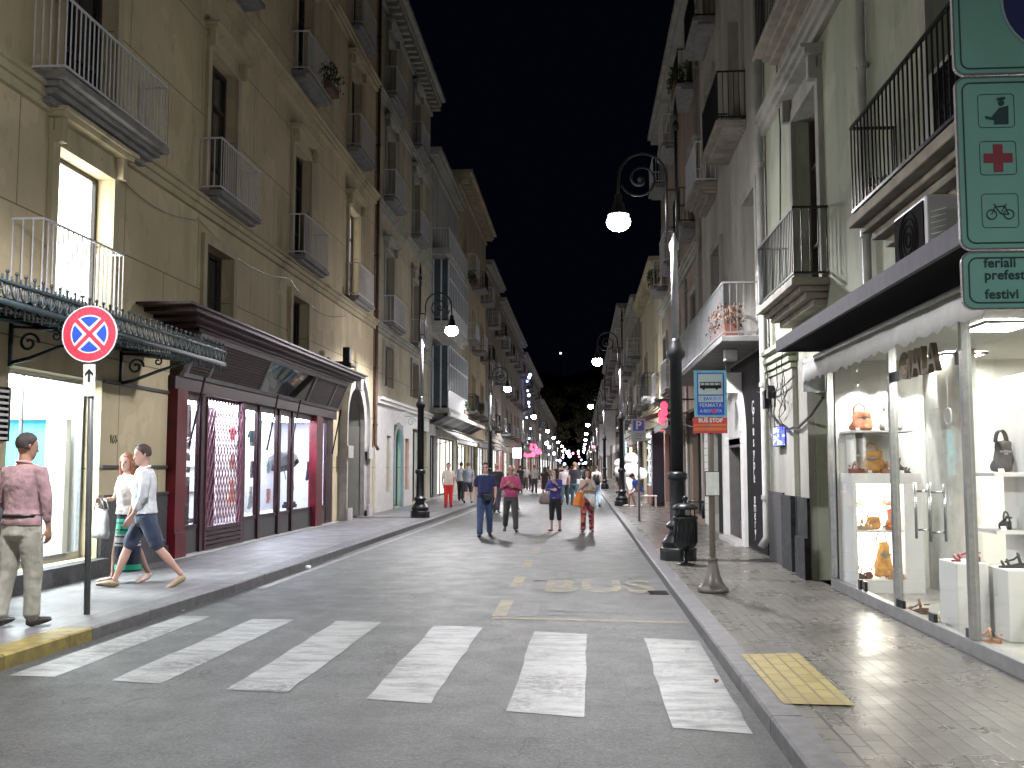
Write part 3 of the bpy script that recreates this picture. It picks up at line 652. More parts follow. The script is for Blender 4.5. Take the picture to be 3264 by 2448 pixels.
def tree(label, x, y, h, r, seed):
    q = random.Random(seed); t = thing('tree', label, 'tree', (x, y, 0), 0, 'trees closing the end of the street')
    m = MB(); m.tube([(x, y, 0), (x + .1, y, h * .3), (x - .2, y, h * .6), (x, y, h * .8)], [.4, .32, .2, .08], 8)
    for k in range(7): a = q.random() * 6.28; z = h * (.3 + .06 * k); m.tube([(x, y, z), (x + math.cos(a) * r * .5, y + math.sin(a) * r * .5, z + h * .12), (x + math.cos(a) * r * .8, y + math.sin(a) * r * .8, z + h * .2)], [.14, .09, .03], 6)
    obj('trunk', m, M['bark'], t); m = MB()
    for c in range(42):
        a = q.random() * 6.28; u = q.random() ** .5; zc = h * (.35 + .6 * q.random()); rad = r * (1 - ((zc / h - .6) / .5) ** 2) ** .5 if abs(zc / h - .6) < .5 else r * .3
        cx, cy = x + math.cos(a) * u * rad, y + math.sin(a) * u * rad
        for k in range(60):
            p = Vector((cx + q.gauss(0, .7), cy + q.gauss(0, .7), zc + q.gauss(0, .55))); s = q.uniform(.15, .32); e = Euler((q.random() * 3, q.random() * 3, q.random() * 3)).to_matrix()
            m.quad(*[p + e @ Vector(v) for v in ((-s, -s * .6, 0), (s, -s * .6, 0), (s, s * .6, 0), (-s, s * .6, 0))])
    obj('crown', m, M['leaf'], t)
tree('broad leafy tree filling most of the end of the street', -6, 262, 24, 9, 1); tree('tall leafy tree behind the string of distant lamps, east of the broad one', 5, 285, 27, 9, 2); tree('smaller tree beside the west row at the street end', -13, 240, 15, 5, 4)

# ------------------------------------------------------------------ street lamps
M['globe'] = emis((1, .97, 1), 170, 'lamp_globe')
def lamp_mesh(sd):       # sd = +1: arm reaches toward +X
    t = thing('street_lamp', 'x', 'street lamp')
    m = MB(); m.loft([(0, 0, 0, .30, .30), (0, 0, .20, .30, .30), (0, 0, .22, .25, .25)], None, 8)
    m.lathe([(.25, .22), (.27, .30), (.22, .36), (.15, .46), (.14, .50), (.20, .54), (.20, .58), (.13, .64), (.12, 1.3), (.16, 1.33), (.16, 1.42), (.12, 1.45)], n=16)
    obj('base', m, M['iron'], t, True, True); bevel(t.children[-1], .01)
    m = MB(); m.lathe([(.105, 1.45), (.10, 3.30), (.15, 3.36), (.155, 3.44), (.11, 3.52), (.085, 3.62), (.068, 3.66)], n=16); obj('post', m, M['iron'], t, True, True)
    m = MB(); m.lathe([(.066, 3.66), (.058, 5.15), (.085, 5.18), (.085, 5.28), (.05, 5.34), (.03, 5.42), (.022, 5.46)], n=14); obj('shaft', m, plain((.42, .43, .46), .4, .2, .15, 9), t, True, True)  # pale colour paints in the lamplight falling on the shaft
    m = MB(); m.tube([(-.05 * sd, 0, 5.0), (-.05 * sd, 0, 7.45)], .028, 8); m.ball((-.05 * sd, 0, 7.3), (.06, .06, .09)); m.lathe([(.03, 7.4), (.045, 7.5), (.002, 7.85)], -.05 * sd, 0, 0, 8)
    for z in (5.55, 6.2): m.tube([(-.05 * sd, 0, z), (.13 * sd, 0, z)], .018, 6)
    # vertical bar + big sweep
    pts = [(.12 * sd, 0, 5.4), (.12 * sd, 0, 6.35)]
    for i in range(13): a = math.pi * (1 - i / 12); pts.append(((.52 + .40 * math.cos(a)) * sd, 0, 6.42 + .42 * math.sin(a)))
    pts += [(.93 * sd, 0, 6.2), (.93 * sd, 0, 6.1)]
    m.tube(pts, .024, 8)
    sp = []
    for i in range(30): a = -.3 - i * .33; r = .33 * (1 - i / 33); sp.append(((.56 + r * math.cos(a)) * sd, 0, 6.40 + r * math.sin(a)))
    m.tube(sp, [.02] * 20 + [.024, .03, .034, .036, .036, .034, .03, .026, .02, .016], 8); m.ball((.56 * sd, 0, 6.40), .05)
    obj('scroll_arm', m, M['iron'], t, True, True)
    m = MB(); m.lathe([(.05, 6.14), (.07, 6.1), (.055, 6.05), (.10, 5.96), (.11, 5.88), (.15, 5.82), (.185, 5.79), (.19, 5.775), (.175, 5.78), (.12, 5.81), (.09, 5.86)], .93 * sd, 0, 0, 20); obj('lamp_shade', m, M['iron'], t, True, True)
    m = MB(); m.ball((.93 * sd, 0, 5.66), (.20, .20, .155), 24, 14); obj('lamp_globe', m, M['globe'], t, True, True)
    return t
SPOT = bpy.data.lights.new('lamp_light', 'SPOT'); SPOT.energy = LAMP_W; SPOT.color = LAMP_COL; SPOT.spot_size = R(168); SPOT.spot_blend = .35; SPOT.shadow_soft_size = .12
def place_lamp(proto, first, x, y, label, sd, group):
    t = proto if first else copy_tree(proto)
    t.location = (x, y, .12); t['label'] = label; t['group'] = group
    L = bpy.data.objects.new('lamp_light', SPOT); S.collection.objects.link(L); L.location = (x + .93 * sd, y, 5.66 + .12 - .19)
    return t
ord_ = ['nearest', 'second', 'third', 'fourth', 'fifth', 'sixth', 'seventh', 'eighth', 'ninth', 'tenth', 'eleventh', 'twelfth']
pw = lamp_mesh(1)
for i, (y, lab) in enumerate(((7.2, 'street lamp standing on the pavement by the pale boutique'), (30.1, 'black scroll armed street lamp beside the ochre palazzo portal'), (53.2, 'scroll armed street lamp in front of the house with glazed verandas'), (83, 'street lamp by the brownish house, next to the red glowing sign'),
        (117, 'street lamp just past the red glowing sign'), (144, 'fifth lit street lamp along the west kerb'), (170, 'sixth lit street lamp along the west kerb'), (205, 'seventh lit street lamp along the west kerb'), (236, 'eighth small lamp of the west kerb'), (268, 'last tiny lamp of the west kerb'))):
    place_lamp(pw, i == 0, -4.86, y, lab, 1, 'lamps along the west kerb')
pe = lamp_mesh(-1)
for i, (y, lab) in enumerate(((-6.5, 'street lamp on the east pavement behind the viewpoint'), (16.75, 'tall black street lamp with the brightest globe, beside the litter bin'), (39.5, 'street lamp near the bright white toy shop'), (68.9, 'street lamp by the two women in black'), (100, 'street lamp beyond the pale banner'),
        (128, 'fifth lit street lamp along the east kerb'), (155, 'sixth lit street lamp along the east kerb'), (189, 'seventh lit street lamp along the east kerb'), (222, 'eighth small lamp of the east kerb'), (256, 'ninth tiny lamp of the east kerb'), (290, 'last tiny lamp of the east kerb'))):
    place_lamp(pe, i == 0, 1.58, y, lab, -1, 'lamps along the east kerb')

# ------------------------------------------------------------------ shop rooms
def room(X, sd, y0, y1, z0, z1, depth, o=-.01, inner=None):   # inward box open to the street
    mb = MB(); a, b = X - sd * o, X + sd * depth
    mb.quad((b, y0, z0), (b, y1, z0), (b, y1, z1), (b, y0, z1)); mb.quad((a, y0, z0), (b, y0, z0), (b, y0, z1), (a, y0, z1)); mb.quad((a, y1, z0), (b, y1, z0), (b, y1, z1), (a, y1, z1))
    mb.quad((a, y0, z1), (b, y0, z1), (b, y1, z1), (a, y1, z1)); mb.quad((a, y0, z0), (b, y0, z0), (b, y1, z0), (a, y1, z0)); return mb
M['room_w'] = plain((.72, .73, .74), .6, 0, .05, 2)
M['floor_t'] = plain((.35, .34, .32), .25, 0, .12, 2)
# pale boutique (west, near)
bt = thing('boutique', 'dazzling white and turquoise boutique window under the ironwork glass canopy', 'shop', (Lx, 12.8, 0))
obj('interior', room(Lx - .25, -1, 11.55, 14.6, .36, 2.95, 2.6), M['room_w'], bt)
m = MB().box(-9.1, -7.9, 14.45, 14.58, .36, 2.35); obj('back_panel', m, plain((.05, .42, .55), .5, 0, .15, 1.2), bt)
m = MB().box(-9.3, -7.25, 14.25, 14.44, 2.35, 2.48).box(-7.9, -7.6, 14.3, 14.45, .36, 2.35); obj('shelf', m, M['white'], bt)
m = MB().box(-9.4, -7.3, 11.7, 14.4, 2.90, 2.94); obj('ceiling_light', m, emis((.93, 1, 1), 52, 'boutique_light'), bt)
m = MB()
for a, b in ((11.6, 11.66), (13.89, 13.95)): m.fb(Lx, -1, -.3, -.24, a, b, .36, 2.88)
m.fb(Lx, -1, -.3, -.24, 11.66, 13.89, 2.82, 2.88); m.fb(Lx, -1, -.3, -.22, 11.66, 13.89, .36, .46); m.fb(Lx, -1, -.29, -.25, 12.35, 12.38, .46, 2.82)
obj('window_frame', m, M['steel'], bt); obj('pane', MB().fb(Lx, -1, -.28, -.27, 11.66, 13.89, .46, 2.82), M['glass_sh'], bt)
# dressmaker's form with a frock
fm = thing('mannequin', 'headless mannequin in a white and pink frock inside the dazzling boutique', 'mannequin', (-7.95, 13.7, .36))
m = MB(); m.lathe([(.16, 0), (.15, .02), (.02, .04), (.015, .55)], n=12); obj('stand', m, M['steel'], fm, True, True)
m = MB(); m.loft([(0, 0, .5, .30, .24), (0, 0, .8, .17, .13), (0, 0, .95, .12, .09), (0, 0, 1.15, .16, .11), (0, 0, 1.28, .15, .08), (0, 0, 1.32, .05, .05), (0, 0, 1.38, .045, .045)], None, 16)
obj('frock', m, plain((.75, .5, .55), .8, 0, .4, 9), fm, True, True)
sl = thing('louvred_panel', 'white louvred panel fixed to the ochre wall beside the boutique entrance', 'shutter', (Lx, 11.3, 1.95))
m = MB(); m.fb(Lx, -1, .01, .06, 10.6, 10.66, 1.95, 2.6); m.fb(Lx, -1, .01, .06, 11.5, 11.56, 1.95, 2.6); m.fb(Lx, -1, .012, .02, 10.66, 11.5, 1.95, 2.6)
obj('frame', m, M['iron'], sl); m = MB()
for i in range(9): m.fb(Lx, -1, .02, .07, 10.66, 11.5, 1.97 + i * .07, 2.0 + i * .07)
obj('louvre', m, M['white'], sl)
# iron and glass canopy
cn = thing('glass_canopy', 'ironwork and glass canopy with a spiked fringe over the pale boutique', 'canopy', (Lx, 12, 3.1))
m = MB(); xo = -5.6
m.box(xo - .03, xo + .03, 8.6, 15.3, 3.22, 3.28); m.box(xo - .02, xo + .02, 8.6, 15.3, 3.44, 3.47)
y = 8.65
while y < 15.25:
    m.tube([(xo, y, 3.12), (xo, y, 3.54)], .011, 6); m.ball((xo, y, 3.56), .022, 6, 4)
    m.tube([(xo, y, 3.28), (xo, y + .05, 3.33), (xo, y + .08, 3.38), (xo, y + .05, 3.43), (xo, y, 3.44)], .010, 5); m.tube([(xo, y + .16, 3.28), (xo, y + .11, 3.33), (xo, y + .08, 3.38), (xo, y + .11, 3.43), (xo, y + .16, 3.44)], .010, 5)
    m.tube([(xo, y + .08, 3.46), (xo, y + .08, 3.52)], .012, 5); m.tube([(xo, y + .08, 3.22), (xo, y + .08, 3.14)], .008, 5); y += .165
for i in range(9): y = 8.65 + i * .82; m.tube([(xo, y, 3.26), (Lx + .02, y, 3.40)], .02, 6)
m.tube([(xo, 15.3, 3.26), (Lx + .02, 15.3, 3.40)], .03, 6); m.tube([(Lx + .05, 8.6, 3.40), (Lx + .05, 15.3, 3.40)], .03, 6)
obj('fringe', m, M['iron_gr'], cn, True)
obj('glazing', MB().add([(xo, 8.6, 3.29), (xo, 15.3, 3.29), (Lx, 15.3, 3.43), (Lx, 8.6, 3.43), (xo, 8.6, 3.298), (xo, 15.3, 3.298), (Lx, 15.3, 3.438), (Lx, 8.6, 3.438)], [(3, 2, 1, 0), (4, 5, 6, 7), (0, 1, 5, 4), (1, 2, 6, 5), (2, 3, 7, 6), (3, 0, 4, 7)]), glass_mat((.45, .62, .66), 1.5, 'canopy_glass'), cn)
for y in (8.8, 11.58, 14.5):
    m = MB(); m.fb(Lx, -1, .0, .03, y - .03, y + .03, 2.86, 3.38); X0 = Lx
    m.tube([(X0 + .03, y, 2.9), (X0 + .25, y, 2.95), (X0 + .6, y, 3.08), (X0 + 1.0, y, 3.2), (X0 + 1.25, y, 3.26)], [.028, .026, .024, .02, .015], 8)
    m.tube([(X0 + .03, y, 3.34), (X0 + 1.2, y, 3.27)], .018, 6)
    m.tube([(X0 + .24 + .13 * math.cos(a) * (1 - k / 26), y, 3.14 + .13 * math.sin(a) * (1 - k / 26)) for k, a in ((k, k * .42) for k in range(22))], .018, 6)
    m.tube([(X0 + .58 + .07 * math.cos(a) * (1 - k / 22), y, 3.22 + .07 * math.sin(a) * (1 - k / 22)) for k, a in ((k, 2 - k * .45) for k in range(18))], .014, 6)
    obj('bracket', m, M['iron'], cn, True)
# ------------------------------------------------ dark wood shopfront (west)
ws = thing('wood_shopfront', 'dark maroon wooden shopfront with lilac lit windows and a projecting cornice', 'shopfront', (Lx, 21.5, 0))
m = MB(); X = Lx
posts = [(16.7, 16.78), (17.58, 17.8), (19.8, 20.02), (20.82, 21.02), (22.22, 22.44), (23.26, 23.5), (25.85, 25.93), (26.6, 27.3)]
for a, b in posts: m.fb(X, -1, -.03, .045, a, b, .13, 2.95)
for a, b in posts[1:7]: m.fb(X, -1, .045, .075, (a + b) / 2 - .07, (a + b) / 2 + .07, .13, 2.95)
m.fb(X, -1, -.05, .13, 16.25, 27.35, 2.95, 3.18)
obj('timber_frame', m, M['maroon'], ws); bevel(ws.children[-1], .012)
m = MB(); m.fb(X, -1, -.05, .17, 16.27, 16.7, .13, 2.95); m.fb(X, -1, .17, .2, 16.25, 16.72, .13, .55); m.fb(X, -1, -.05, .15, 25.2, 25.83, .13, 2.95)
obj('pilaster', m, M['maroon_hi'], ws); bevel(ws.children[-1], .012)
m = MB()
bays = [(16.78, 17.58), (20.02, 20.82), (21.02, 22.22), (22.44, 23.26), (23.5, 25.2), (25.93, 26.6)]
for a, b in bays: m.fb(X, -1, -.02, .03, a, b, .13, .56)
obj('stallriser', m, M['granite'], ws)
m = MB(); p_ = MB()
for a, b in bays: m.fb(X, -1, -.02, .05, a, b, .56, .63); m.fb(X, -1, -.02, .04, a, b, 2.82, 2.95); p_.fb(X, -1, 0, .01, a, b, .63, 2.82)
p_.fb(X, -1, -.4, -.39, 17.82, 19.8, .2, 2.9)
obj('sill', m, M['maroon'], ws); obj('pane', p_, M['glass_sh'], ws)
m = room(X, -1, 16.75, 27.3, .5, 2.9, 1.5); obj('interior', m, plain((.64, .66, .72), .6, 0, .06, 2), ws)
m = MB()
for a, b in bays + [(17.9, 19.7)]: m.box(X - 1.3, X - .12, a + .1, b - .1, 2.84, 2.87)
obj('strip_light', m, emis((.84, .86, 1.0), 34, 'lilac_light'), ws)
m = MB()
for a, b in bays[:4]:
    for z in (1.15, 1.65, 2.15): m.box(X - 1.4, X - .9, a - .1, b + .1, z, z + .025)
    m.box(X - 1.4, X - .5, a - .02, a, .6, 2.8)
obj('shelf', m, M['white'], ws)
dg = MB()      # folding diamond gate
a, b, z0, z1 = 17.86, 19.78, .55, 2.9; st = .16; k = -20
while k < 20:
    for s in (1, -1):
        pts = []
        c0 = a + k * st
        y_0, z_0 = c0, z0; y_1, z_1 = c0 + s * (z1 - z0) * .55, z1
        t0, t1 = 0, 1
        dy = y_1 - y_0
        ta, tb = sorted(((a - y_0) / dy, (b - y_0) / dy)); t0, t1 = max(0, ta), min(1, tb)
        if t1 > t0 + .01: dg.tube([(X + .06 + .01 * s, y_0 + dy * t0, z0 + (z1 - z0) * t0), (X + .06 + .01 * s, y_0 + dy * t1, z0 + (z1 - z0) * t1)], .010, 5)
    k += 1
for y in (a, b): dg.fb(X, -1, .04, .09, y - .02, y + .02, .13, 2.93)
obj('diamond_gate', dg, plain((.12, .04, .06), .35, .4, .2, 8), ws)
m = MB(); z = .14
while z < .55: m.fb(X, -1, .03, .09, a + .02, b - .02, z, z + .07); z += .085
obj('roller_shutter', m, M['maroon'], ws); bevel(ws.children[-1], .012)
m = MB().fb(X, -1, -.34, -.28, 19.0, 19.25, .2, 2.8).fb(X, -1, -.34, -.28, 17.9, 18.0, .2, 2.8); obj('door_stile', m, M['maroon'], ws)
m = MB().fb(X, -1, .0, .22, 16.1, 27.4, .08, .135); obj('threshold', m, M['marble'], ws)
# tilted louvred fascia
def tilt(mb, y0, y1, z0, z1, o_in=0.0, th=.05): # leaning outwards toward the top
    f = lambda z: X + .13 + (z - 3.18) * .42 + o_in
    return mb.add([(f(z0), y0, z0), (f(z0), y1, z0), (f(z1), y1, z1), (f(z1), y0, z1), (f(z0) - th, y0, z0), (f(z0) - th, y1, z0), (f(z1) - th, y1, z1), (f(z1) - th, y0, z1)], [(3, 2, 1, 0), (4, 5, 6, 7), (0, 1, 5, 4), (1, 2, 6, 5), (2, 3, 7, 6), (3, 0, 4, 7)])
m = MB(); fr = [16.6, 17.6, 20.5, 24.1, 26.2, 27.3]
tilt(m, 16.5, 27.4, 3.18, 3.25, .03, .08); tilt(m, 16.5, 27.4, 3.84, 3.92, .03, .08)
for y in fr: tilt(m, y - .05, y + .05, 3.25, 3.84, .03, .08)
obj('fascia_frame', m, plain((.14, .13, .14), .3, .2, .2, 5), ws)
m = MB()
for a, b in ((16.65, 17.55), (17.65, 20.45), (24.15, 26.15), (26.25, 27.25)):
    m = MB()
    for i in range(11): z = 3.27 + i * .052; tilt(m, a, b, z, z + .028, .02, .03)
    tilt(m, a, b, 3.25, 3.84, -.03, .01)
    obj('louvre_panel', m, M['wood_dk'], ws)
m = MB(); tilt(m, 20.55, 24.05, 3.25, 3.84, .0, .01); obj('fascia_pane', m, M['glass'], ws)
m = MB(); tilt(m, 20.55, 24.05, 3.25, 3.84, -.25, .02); tilt(m, 21.9, 22.0, 3.25, 3.84, -.1, .1); tilt(m, 22.8, 22.86, 3.25, 3.84, -.1, .1); obj('backing', m, plain((.09, .075, .07), .5), ws)
m = MB()
for i, (z, o) in enumerate(((3.92, .50), (3.98, .58), (4.04, .74), (4.10, .86))): m.fb(X, -1, .0, o, 16.3 - i * .35, 27.4 + i * .1, z, z + .07)
m.fb(X, -1, 0, .9, 14.95, 27.8, 4.17, 4.21)
obj('cornice', m, M['maroon'], ws); bevel(ws.children[-1], .015, 3)
m = MB()
for y, o in ((16.9, .45), (21.2, .4), (22.9, .42), (26.9, .4)): m.tube([(X + .16 + o * .5, y, 3.2), (X + .13, y - .0, 2.9 - .9)], .02, 6)
obj('awning_arm', m, M['maroon'], ws)
py = thing('plush_toy', 'white plush toy of rounded lobes behind the glass pane of the maroon fascia', 'plush toy', (X + .06, 21.2, 3.26))
m = MB(); m.ball((0, 0, .16), (.07, .24, .17)); obj('body', m, M['white'], py, True, True)
m = MB(); m.ball((.05, -.35, .33), (.06, .18, .14)); m.ball((.05, .12, .42), (.06, .13, .12)); obj('ear', m, M['white'], py, True, True)
m = MB(); m.ball((.09, .3, .28), (.06, .2, .18)); obj('head', m, plain((.7, .6, .5), .7), py, True, True)
# goods in the windows
def cloth(name, label, cat, x, y, z, col, kind, s=1.0, rz=0.0, col2=None):
    m = MB(); t = .02
    if kind == 'top': poly = [(-.16, 0), (.16, 0), (.17, .25), (.28, .17), (.33, .25), (.18, .38), (.06, .40), (0, .36), (-.06, .40), (-.18, .38), (-.33, .25), (-.28, .17), (-.17, .25)]
    elif kind == 'dress': poly = [(-.28, 0), (-.1, -.03), (.1, .02), (.28, 0), (.11, .35), (.13, .52), (.05, .55), (0, .5), (-.05, .55), (-.13, .52), (-.11, .35)]
    elif kind == 'bib': poly = [(-.15, 0), (.15, 0), (.2, .2), (.12, .34), (-.12, .34), (-.2, .2)]
    else: poly = [(-.17, 0), (-.03, 0), (0, .2), (.03, 0), (.17, 0), (.16, .38), (-.16, .38)]
    m.prism([(0, px * s, pz * s) for px, pz in poly], (t, 0, 0), None)
    o = obj(name, m, plain(col, .85, 0, .35, 12), None); o.location = (x, y, z); o.rotation_euler = (0, 0, rz)
    b = o.modifiers.new('b', 'BEVEL'); b.width = .01; b.segments = 2
    return tag(o, label, cat, None)
gx = X - .35
cloth('top', 'pale blue baby top hanging high in the first window of the maroon shopfront', 'garment', gx, 17.1, 2.15, (.25, .5, .65), 'top', .8)
cloth('dress', 'pink frock hanging at mid height in the first window of the maroon shopfront', 'garment', gx, 17.15, 1.55, (.75, .25, .35), 'dress', 1.0)
cloth('dress', 'white ruffled frock hanging low in the first window of the maroon shopfront', 'garment', gx, 17.15, .95, (.75, .75, .8), 'dress', .9)
cloth('top', 'black top hanging behind the diamond gate', 'garment', X - .8, 18.6, 1.35, (.03, .02, .04), 'top', 1.1)
cloth('shorts', 'white shorts hanging behind the diamond gate, below the black top', 'garment', X - .8, 18.55, .85, (.7, .7, .78), 'shorts', 1.1)
cloth('top', 'red baby top hanging at the head of the narrow window after the gate', 'garment', gx, 20.4, 2.2, (.7, .05, .07), 'top', .7)
cloth('dress', 'coral frock standing at the foot of the narrow window after the gate', 'garment', gx, 20.4, .9, (.85, .33, .22), 'dress', .9)
cloth('bib', 'pink bib hanging at mid height in the narrow window after the gate', 'garment', gx, 20.4, 1.6, (.8, .4, .4), 'bib', .9)
cloth('top', 'dark green baby top hanging high in the third display window', 'garment', gx, 21.6, 2.1, (.03, .08, .08), 'top', .9)
cloth('shorts', 'black shorts hanging at mid height in the third display window', 'garment', gx, 21.7, 1.4, (.03, .03, .04), 'shorts', 1.0)
cloth('dress', 'grey white frock low in the third display window', 'garment', gx, 21.6, .75, (.5, .55, .58), 'dress', .9)
cloth('bib', 'pale blue bib at mid height in the fourth display window', 'garment', gx, 22.85, 1.5, (.4, .55, .65), 'bib', .9)
cloth('shorts', 'pale coral shorts low in the fourth display window', 'garment', gx, 22.85, .8, (.8, .45, .4), 'shorts', .9)
cloth('top', 'white long shirt pinned slantwise in the widest display window', 'garment', gx, 24.5, 1.0, (.72, .72, .76), 'top', 1.1).rotation_euler = (R(-25), 0, 0)
cloth('bib', 'small pale card like bib pinned at mid height in the widest display window', 'garment', gx, 24.6, 1.65, (.7, .62, .6), 'bib', .9)
cloth('dress', 'navy frock in the last narrow display window', 'garment', gx, 26.2, 1.3, (.05, .07, .18), 'dress', .9)
um = thing('parasol', 'small half open black parasol hanging in the widest display window', 'parasol', (gx, 23.95, 1.75))
m = MB(); m.loft([(0, 0, 0, .42, .42), (0, 0, .12, .34, .34), (0, 0, .24, .16, .16), (0, 0, .30, .01, .01)], None, 8); o = obj('canopy', m, plain((.015, .015, .02), .7), um, False, True)
m = MB().tube([(0, 0, -.5), (0, 0, .36)], .012, 6); obj('shaft', m, M['steel'], um, False, True); um.rotation_euler = (R(35), 0, 0)
m = MB().box(gx - .1, gx + .1, 24.3, 24.9, .63, .72).box(gx - .08, gx + .08, 24.35, 24.85, .72, .78); tag(obj('shoe_box', m, M['iron'], None), 'flat black box lying on the floor of the widest display window', 'box')
# lamp on the ochre wall
fl = thing('wall_floodlight', 'black floodlight on a stubby bracket above the stone portal', 'floodlight', (X, 26.8, 4.5))
m = MB().fb(X, -1, 0, .5, 26.78, 26.84, 4.48, 4.52).fb(X, -1, .0, .05, 26.7, 26.92, 4.4, 4.62); obj('bracket', m, M['iron'], fl); m = MB().fb(X, -1, .35, .7, 26.55, 27.1, 4.36, 4.46).fb(X, -1, .42, .62, 26.7, 26.95, 4.46, 4.9); obj('housing', m, M['iron'], fl); bevel(fl.children[-1], .03)
# ------------------------------------------------ awnings west
def awning(label, X, sd, y0, y1, z0, o1, z1, mat, val=.22, strips=0, mats=None, o0=.05):
    t = thing('awning', label, 'awning', (X, y0, z0)); m = MB()
    a = X - sd * o0; b = X - sd * o1
    m.add([(a, y0, z0), (a, y1, z0), (b, y1, z1), (b, y0, z1), (a, y0, z0 + .02), (a, y1, z0 + .02), (b, y1, z1 + .02), (b, y0, z1 + .02)], [(0, 1, 2, 3), (7, 6, 5, 4), (0, 4, 5, 1), (1, 5, 6, 2), (2, 6, 7, 3), (3, 7, 4, 0)])
    n = int((y1 - y0) / .18); 
    for i in range(n): ya, yb = y0 + (y1 - y0) * i / n, y0 + (y1 - y0) * (i + 1) / n; m.prism([(b, ya, z1), (b, yb, z1), (b, yb, z1 - val * .8), (b, (ya + yb) / 2, z1 - val), (b, ya, z1 - val * .8)], (.01, 0, 0), None)
    obj('fabric', m, mat, t)
    m = MB(); m.tube([(b, y0, z1), (b, y1, z1)], .025, 6)
    for y in (y0 + .1, y1 - .1): m.tube([(b, y, z1), (a, y, z1 - .25)], .018, 6)
    obj('arm', m, M['grey_metal'], t); return t
awning('white sloping awning over the lit curtain window of the veranda house', Lx, -1, 47.0, 55.2, 3.55, 1.15, 2.95, plain((.5, .5, .48), .8, 0, .1, 3))
sm = thing('marquee', 'long dark striped marquee below the lowest glazed veranda', 'marquee', (Lx, 50, 3.6))
M['mq'] = plain((.03, .03, .035), .5); m = MB(); mw = MB()
for i in range(14):
    y = 45.2 + i * 1.15; (mw if i % 3 == 2 else m).add([(Lx + .1, y, 3.6), (Lx + .1, y + 1.14, 3.6), (Lx + .9, y + 1.14, 4.0), (Lx + .9, y, 4.0), (Lx + .1, y, 3.64), (Lx + .1, y + 1.14, 3.64), (Lx + .9, y + 1.14, 4.04), (Lx + .9, y, 4.04)], [(3, 2, 1, 0), (4, 5, 6, 7), (0, 1, 5, 4), (1, 2, 6, 5), (2, 3, 7, 6), (3, 0, 4, 7)])
obj('dark_panel', m, M['mq'], sm); obj('pale_panel', mw, plain((.2, .19, .2), .4), sm); obj('edge_beam', MB().box(Lx + .86, Lx + .98, 45.1, 61.4, 3.95, 4.12), M['marble'], sm)
awning('grey awning beyond the veranda house, over the cream house shops', Lx, -1, 57, 63, 3.5, 1.1, 3.0, plain((.35, .34, .33), .8, 0, .1, 3))
awning('pale awning at the far end of the cream corniced house', Lx, -1, 66, 70.5, 3.5, 1.2, 3.0, plain((.5, .48, .45), .8, 0, .1, 3))
awning('dim beige awning on the brown house', Lx, -1, 74, 80, 3.6, 1.1, 3.1, plain((.3, .26, .22), .8, 0, .1, 3))
# scroll sign bracket by the teal arch
sb = thing('scroll_bracket', 'white wrought scroll bracket above the teal lit arch', 'bracket', (Lx, 37, 3.4)); m = MB()
for y in (35.8, 38.6):
    m.tube([(Lx + .05, y, 3.0), (Lx + .05, y, 3.6)], .02, 6); m.tube([(Lx + .05, y, 3.6), (Lx + .7, y, 3.6)], .02, 6); m.tube([(Lx + .3 + .18 * math.cos(a) * (1 - k / 24), y, 3.38 + .18 * math.sin(a) * (1 - k / 24)) for k, a in ((k, k * .42) for k in range(20))], .016, 6)
obj('scroll', m, M['white_metal'], sb)
# signs far west
def lit_box(name, label, cat, x0, x1, y0, y1, z0, z1, mat, arm=None):
    t = thing(name, label, cat, ((x0 + x1) / 2, y0, z0)); obj('panel', MB().box(x0, x1, y0, y1, z0, z1), mat, t)
    f = MB(); g = .03; f.box(x0 - g, x0, y0 - g, y1 + g, z0 - g, z1 + g); f.box(x1, x1 + g, y0 - g, y1 + g, z0 - g, z1 + g); f.box(x0, x1, y0 - g, y1 + g, z1, z1 + g); f.box(x0, x1, y0 - g, y1 + g, z0 - g, z0)
    if arm: f.tube([((x0 + x1) / 2, (y0 + y1) / 2, z1 + g), (arm, (y0 + y1) / 2, z1 + .15)], .03, 6)
    obj('frame', f, M['iron'], t); return t
lit_box('illuminated_sign', 'white glowing box sign with a blue rim, just before the red neon', 'sign', -6.3, -5.5, 92, 92.3, 2.45, 3.35, emis((.8, .93, 1), 9), -6.9)
ns = thing('neon_sign', 'curly red neon sign glowing over the west pavement', 'sign', (-5.2, 103, 2.8)); m = MB()
m.tube([(-5.9, 103, 2.9), (-5.5, 103, 2.75), (-5.1, 103, 2.85), (-4.8, 103, 2.75)], .16, 8); m.tube([(-4.9, 103, 2.9), (-4.6, 103, 3.3), (-4.75, 103, 3.9), (-5.1, 103, 3.95), (-5.15, 103, 3.5), (-4.9, 103, 3.3)], .14, 8); m.ball((-4.4, 103, 3.2), .3)
obj('neon_tube', m, emis((1, .035, .08), 9, 'red_neon'), ns, True); m = MB().box(-6.9, -4.4, 103.2, 103.3, 2.5, 2.6).box(-4.9, -4.82, 103.2, 103.28, 2.5, 4.1); obj('frame', m, M['iron'], ns)
bl = thing('blue_light_string', 'string of small blue lights running down the edge of the dark plaster house', 'light string', (-6.0, 118, 8)); m = MB(); q = random.Random(5)
z = 5.0
while z < 12.6: m.ball((-6.2 + q.uniform(-.3, .2), 119, z), .13 if q.random() > .4 else .2, 6, 4); z += q.uniform(.3, 1.4)
obj('bulb', m, emis((.3, .35, 1), 12), bl)
obj('wire', MB().tube([(-6.2, 119.2, 4.5), (-6.25, 119.2, 13)], .02, 4), M['iron'], bl)
